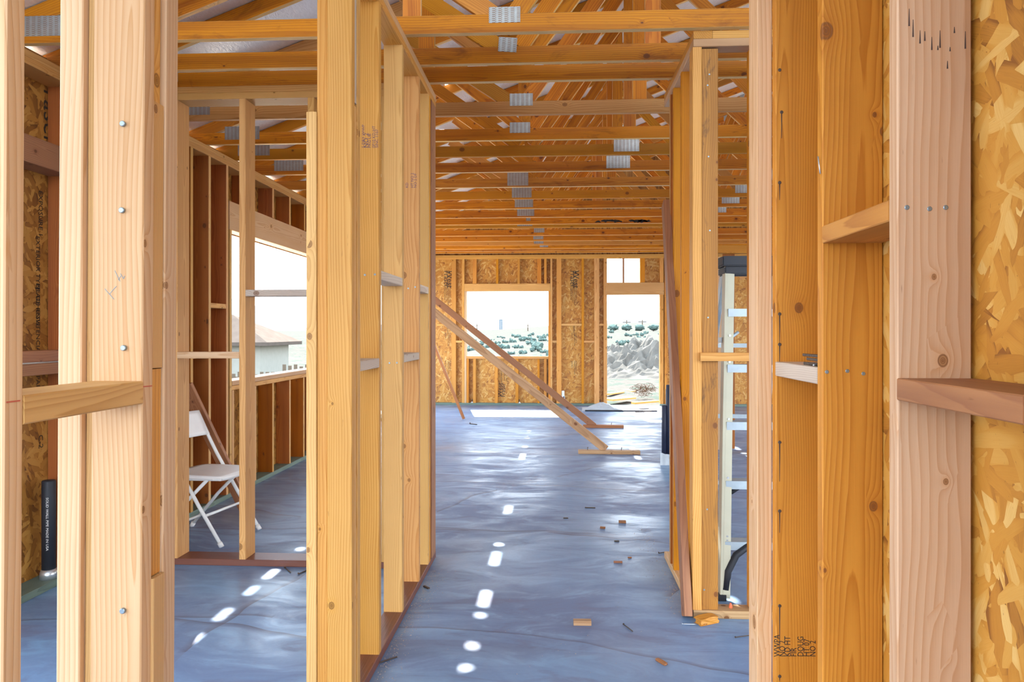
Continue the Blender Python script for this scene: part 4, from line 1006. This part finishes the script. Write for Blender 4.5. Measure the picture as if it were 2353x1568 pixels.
# sawdust beside the plate and crumbs along the right wall: too fine to count
rr = random.Random(11); bm = bmesh.new()
def crumb(x, y, s):
    v = [bm.verts.new((x+rr.uniform(-s, s), y+rr.uniform(-s, s), .0002)) for _ in range(3)]+[bm.verts.new((x, y, s*rr.uniform(.4, 1.)))]
    try:
        for q in ((0, 1, 3), (1, 2, 3), (2, 0, 3)): bm.faces.new([v[k] for k in q])
    except Exception: pass
for _ in range(900):
    y = rr.uniform(2.7, 4.2); x = XL+abs(rr.gauss(0, .045))+.006; crumb(x, y, rr.uniform(.0012, .0035))
for _ in range(420): crumb(XI-abs(rr.gauss(0, .06))-.005, rr.uniform(3.6, 5.2), rr.uniform(.0012, .004))
for _ in range(500): crumb(rr.uniform(-.5, .9), rr.uniform(2.8, 7), rr.uniform(.001, .0028))
tag(link('sawdust', bm, 'dust'), 'fine sawdust and crumbs scattered along the wall plates', 'sawdust', kind='stuff')

# ================================================================== OUTSIDE
def gz(x, y):
    z = -.22
    if y > 16: z += (y-16)*.006+.25*math.sin(x*.12+1)*min(1, (y-16)/30)+.12*math.sin(y*.31+x*.2)
    if x < -5: z += -1.9*min(1, (-5-x)/12)*max(0., 1-max(0, y-90)/60)*(1 if y < 90 else 1)
    if y > 70: z += (y-70)*.012*max(0, min(1, (x+40)/60))
    return z
bm = bmesh.new()
gx_ = [-260, -180, -120, -80, -60, -45, -35, -28, -22, -17, -13, -10, -8, -6.5, -5, -3.5, -1, 1.5, 4, 7, 10, 15, 20, 30, 45, 70, 110, 170, 260]
gy_ = [-60, -30, -15, -6, -3.65, 3, 8, 13.9, 15, 16.5, 18, 20, 22, 25, 28, 32, 37, 43, 50, 58, 68, 80, 95, 115, 140, 170, 210, 260, 330, 420]
gg = [[bm.verts.new((x, y, gz(x, y) if not (-3 < x < 9.2 and -3.7 < y < 14) else -.26)) for y in gy_] for x in gx_]
for i in range(len(gx_)-1):
    for j in range(len(gy_)-1): bm.faces.new((gg[i][j], gg[i+1][j], gg[i+1][j+1], gg[i][j+1]))
tag(link('ground', bm, 'ground', smooth=True), 'pale sunlit desert with low scrub beyond the openings', kind='structure')
M['bounce_slab'] = plain('pale_bounce_slab', (.60, .55, .47), .9, 0, .06, 3)  # unseen side slabs, added to bounce sunlight up onto the trusses
for nm_, a_, lb_ in (('bounce_slab_right', (9.05, 24, 1.6, 14, -.26, -.12), 'pale slab added to bounce light in along the right side'),
                     ('bounce_slab_left', (-9.5, -2.86, 1, 13.9, -.26, -.14), 'pale slab added to bounce light in along the left side')):
    bm = bmesh.new(); add_box(bm, *a_); tag(link(nm_, bm, 'bounce_slab'), lb_, kind='structure')
# hills on the horizon
def hills(x0, x1, Y, fn, nm, lab, depth=150):
    bm = bmesh.new(); n = 60; r = []
    for i in range(n+1):
        x = x0+(x1-x0)*i/n; h_ = fn(x); r.append([bm.verts.new((x, Y-depth*.5, -2)), bm.verts.new((x, Y, h_)), bm.verts.new((x, Y+depth, -2))])
    for a, b in zip(r, r[1:]):
        for k in range(2): bm.faces.new((a[k], b[k], b[k+1], a[k+1]))
    tag(link(nm, bm, 'hill', smooth=True), lab, kind='structure')
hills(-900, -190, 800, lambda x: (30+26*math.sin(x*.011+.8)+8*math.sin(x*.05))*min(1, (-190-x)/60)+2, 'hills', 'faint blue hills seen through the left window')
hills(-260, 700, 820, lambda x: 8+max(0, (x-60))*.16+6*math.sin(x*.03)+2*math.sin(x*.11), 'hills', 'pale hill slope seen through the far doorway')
# neighbour house
hx0, hy0 = x_at(533, 46), 46
hz = -2.1
e_r = x_at(598, 46); eave = z_at(785, e_r, 46)
nb = empty('neighbour_house', ((e_r-7), 46, gz(e_r-7, 46)), 'pale stucco house with a brown tiled roof outside the left window', 'house')
bz = gz(e_r-7, 46)
bm = bmesh.new(); add_box(bm, -7, 7, 0, 5, -.6, eave-bz-.2); link('walls', bm, 'stucco', nb)
er = x_at(694, 51.7)-(e_r-7)
bm = bmesh.new()
zr = z_at(728, hx0, 50)-bz
pts = [(-8.2, -.7, eave-bz-.05), (er, -.7, eave-bz-.05), (er, 5.7, eave-bz-.05), (-8.2, 5.7, eave-bz-.05), (-5.8, 2.5, zr+.1), (er-3.6, 2.5, zr+.1)]
v = [bm.verts.new(p) for p in pts]; u = [bm.verts.new((p[0], p[1], p[2]-.22)) for p in pts[:4]]
for q in ((0, 1, 5, 4), (1, 2, 5), (2, 3, 4, 5), (3, 0, 4)): bm.faces.new([v[k] for k in q])
for k in range(4): bm.faces.new((v[k], u[k], u[(k+1) % 4], v[(k+1) % 4]))
bm.faces.new(u[::-1]); bmesh.ops.recalc_face_normals(bm, faces=bm.faces); link('roof', bm, 'shingle', nb)
# fence
fn = empty('picket_fence', (x_at(690, 34), 34, gz(x_at(690, 34), 34)), 'tan board fence before the neighbouring house outside the left window', 'fence')
zt = z_at(838, x_at(690, 34), 34)-gz(x_at(690, 34), 34); k = 0
x = x_at(520, 34)-x_at(690, 34)
while x < 7 and k < 90:
    bm = bmesh.new(); hh = zt-.12*abs(math.sin(k*.9)) if k % 2 else zt
    tz = hh-(0 if x > -.9 else .35)
    add_box(bm, x, x+.16, 0, .03, 0, tz); link('picket', bm, 'fence', fn); x += .27; k += 1
bm = bmesh.new(); add_box(bm, x_at(520, 34)-x_at(690, 34), 7, .03, .08, .3, .4); link('rail', bm, 'fence', fn)
# dirt mound outside the doorway
mc = (x_at(1462, 25), 25.)
bm = bmesh.new(); n = 96; rr = random.Random(2)
from mathutils import noise as mn
gr = []
for i in range(n+1):
    row = []
    for j in range(n+1):
        x = -5+10*i/n; y = -4+9*j/n; r2 = math.sqrt((x/3.6)**2+(y/3.2)**2)
        hgt = .98*max(0, math.cos(min(r2, 1)*math.pi/2))**1.2
        hgt += hgt*.55*mn.noise(Vector((x*1.1, y*1.1, 3)))+.28*min(hgt*2, 1)*mn.noise(Vector((x*3.2, y*3.2, 9)))+.16*min(hgt*2, 1)*mn.noise(Vector((x*7, y*7, 2)))+.09*min(hgt*2, 1)*mn.noise(Vector((x*17, y*17, 5)))
        row.append(bm.verts.new((x, y, hgt-.12)))
    gr.append(row)
for i in range(n):
    for j in range(n): bm.faces.new((gr[i][j], gr[i+1][j], gr[i+1][j+1], gr[i][j+1]))
o = link('dirt_mound', bm, 'dirt'); o.location = (mc[0], mc[1], gz(*mc)); tag(o, 'rough heap of grey dirt and rubble outside the far doorway', 'dirt heap')
# planks and tumbleweed
def plank(px0, py0, px1, py1, label, zg=-.2, w=.12):
    a = floor_pt(px0, py0, zg); b = floor_pt(px1, py1, zg)
    beam('plank', (a[0], a[1], zg+.03), (b[0], b[1], zg+.03), .04, w, 'fir', label, 'board', up=(0, 1, 0))
plank(1397, 922, 1450, 917, 'broad old plank on the ground left of the tumbleweed', w=.3); plank(1436, 899, 1456, 903, 'slanting plank beside the tumbleweed'); plank(1455, 930, 1515, 925, 'plank lying just outside the far doorway sill'); plank(1396, 909, 1430, 904, 'small far plank outside the doorway')
a = floor_pt(1480, 914, -.2)
bm = bmesh.new(); rr = random.Random(9)
for k in range(150):
    d = Vector((rr.gauss(0, 1), rr.gauss(0, 1), rr.gauss(0, 1))).normalized(); e = Vector((rr.gauss(0, 1), rr.gauss(0, 1), rr.gauss(0, 1))).normalized()
    R_ = .24; p = d*R_*rr.uniform(.2, 1); q = (p+e*.14); 
    if q.length > .27: q = q.normalized()*.27
    for vv in (p, q): vv.x *= 1.3; vv.z = vv.z*.7
    if (p-q).length > .02: add_tube(bm, [p, (p+q)/2+d*.012, q], .0035, 4)
o = link('tumbleweed', bm, 'tumble'); o.location = (a[0], a[1], -.2+.19); tag(o, 'dry tumbleweed on the ground outside the far doorway', 'plant')
# far scrub bushes and poles
bm = bmesh.new(); rr = random.Random(21)
for k in range(260):
    y = rr.uniform(30, 130); x = rr.uniform(-.28, .30)*y; s = rr.uniform(.15, .45)
    z = gz(x, y)
    for q in range(5):
        c = Vector((x+rr.uniform(-s, s), y+rr.uniform(-s, s), z)); t_ = c+Vector((rr.uniform(-s, s)*.7, rr.uniform(-s, s)*.7, s*rr.uniform(.6, 1.1)))
        add_tube(bm, [c, (c+t_)/2, t_], [s*.25, s*.5, s*.1], 5)
tag(link('desert_scrub', bm, 'scrub'), 'low desert bushes scattered over the plain beyond the far wall', 'bushes', kind='stuff')
ty = 360
for k, (px, wd, top, lab, y_) in enumerate(((1151, 3.4, 736, 'distant square tower on the horizon in the far window', 360),)):
    X = x_at(px, y_); z0 = gz(X, y_)
    t = empty('water_tower', (X, y_, z0), lab, 'tower'); zt_ = z_at(top, X, y_)-z0
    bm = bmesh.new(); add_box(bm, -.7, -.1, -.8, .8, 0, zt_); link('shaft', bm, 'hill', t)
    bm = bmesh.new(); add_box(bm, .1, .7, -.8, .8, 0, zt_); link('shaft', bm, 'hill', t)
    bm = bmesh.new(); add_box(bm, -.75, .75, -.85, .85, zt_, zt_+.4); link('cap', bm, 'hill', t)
for k, (px, top) in enumerate(((1096, 744), (1213, 744), (1440, 736), (1476, 735))):
    X = x_at(px, 170); z0 = gz(X, 170); hh = z_at(top, X, 170)-z0
    t = empty('utility_pole', (X, 170, z0), ('distant utility pole at the left of the far window', 'distant utility pole right of the tower', 'distant utility pole seen at the left in the doorway', 'distant utility pole seen mid doorway')[k], 'pole', 'utility poles on the plain')
    bm = bmesh.new(); add_tube(bm, [(0, 0, 0), (0, 0, hh)], .13, 6); link('post', bm, 'fence', t)
    bm = bmesh.new(); add_box(bm, -.9, .9, -.08, .08, hh-.6, hh-.4); link('crossarm', bm, 'fence', t)
for k, px in enumerate((1410, 1440, 1470, 1502)):
    X = x_at(px, 150); z0 = gz(X, 150); bm = bmesh.new(); rr = random.Random(k)
    bmesh.ops.create_icosphere(bm, subdivisions=3, radius=1.)
    for v in bm.verts:
        q = 1+.35*mn.noise(v.co*2.3+Vector((k*5, 0, 0))); q += .5*mn.noise(v.co*5+Vector((0, k*7, 0))); v.co = Vector((v.co.x*.95*q, v.co.y*.9*q, v.co.z*.62*q))
    t = empty('tree', (X, 150, z0), ('leftmost', 'second', 'third', 'rightmost')[k]+' of the small trees on the horizon in the far doorway', 'tree', 'small trees on the horizon')
    o = link('crown', bm, 'scrub', t, True); o.location = (0, 0, .75)
    bm = bmesh.new(); add_tube(bm, [(0, 0, 0), (0, 0, .6)], .1, 6); link('trunk', bm, 'fence', t)

# ================================================================== LIGHT AND CAMERA
w = bpy.data.worlds.new('World'); SC.world = w; w.use_nodes = True; g = NT(w.node_tree)
bg = w.node_tree.nodes['Background']
tc = g.n('ShaderNodeTexCoord').outputs['Generated']; s = g.n('ShaderNodeSeparateXYZ'); g.l(tc, s.inputs[0])
up = g.rng(s.outputs[2], .0, .5)
g.l(g.mix(up, (.93, .97, 1.0), (.62, .80, 1.0)), bg.inputs['Color'])
bg.inputs['Strength'].default_value = 4.2
ld = bpy.data.lights.new('sun', 'SUN'); ld.energy = 20; ld.angle = math.radians(.6); ld.color = (1, .96, .90)
lo_ = bpy.data.objects.new('sun', ld); COL.objects.link(lo_); lo_.rotation_mode = 'QUATERNION'
lo_.rotation_quaternion = Vector((0, 0, -1)).rotation_difference(SUN); lo_.location = (0, 20, 20)

cd = bpy.data.cameras.new('camera'); cam = bpy.data.objects.new('camera', cd); COL.objects.link(cam)
cd.sensor_width = 36; cd.lens = FP/2353*36; cd.shift_y = -(784-HY)/2353; cd.clip_start = .05; cd.clip_end = 3000
cam.location = (0, 0, EH); cam.rotation_euler = (math.pi/2, 0, TH)
SC.camera = cam
vs = SC.view_settings
vs.view_transform = 'Standard'; vs.look = 'None'; vs.exposure = .92; vs.gamma = 1; vs.use_curve_mapping = False
SC.cycles.max_bounces = 14; SC.cycles.diffuse_bounces = 10; SC.cycles.glossy_bounces = 4
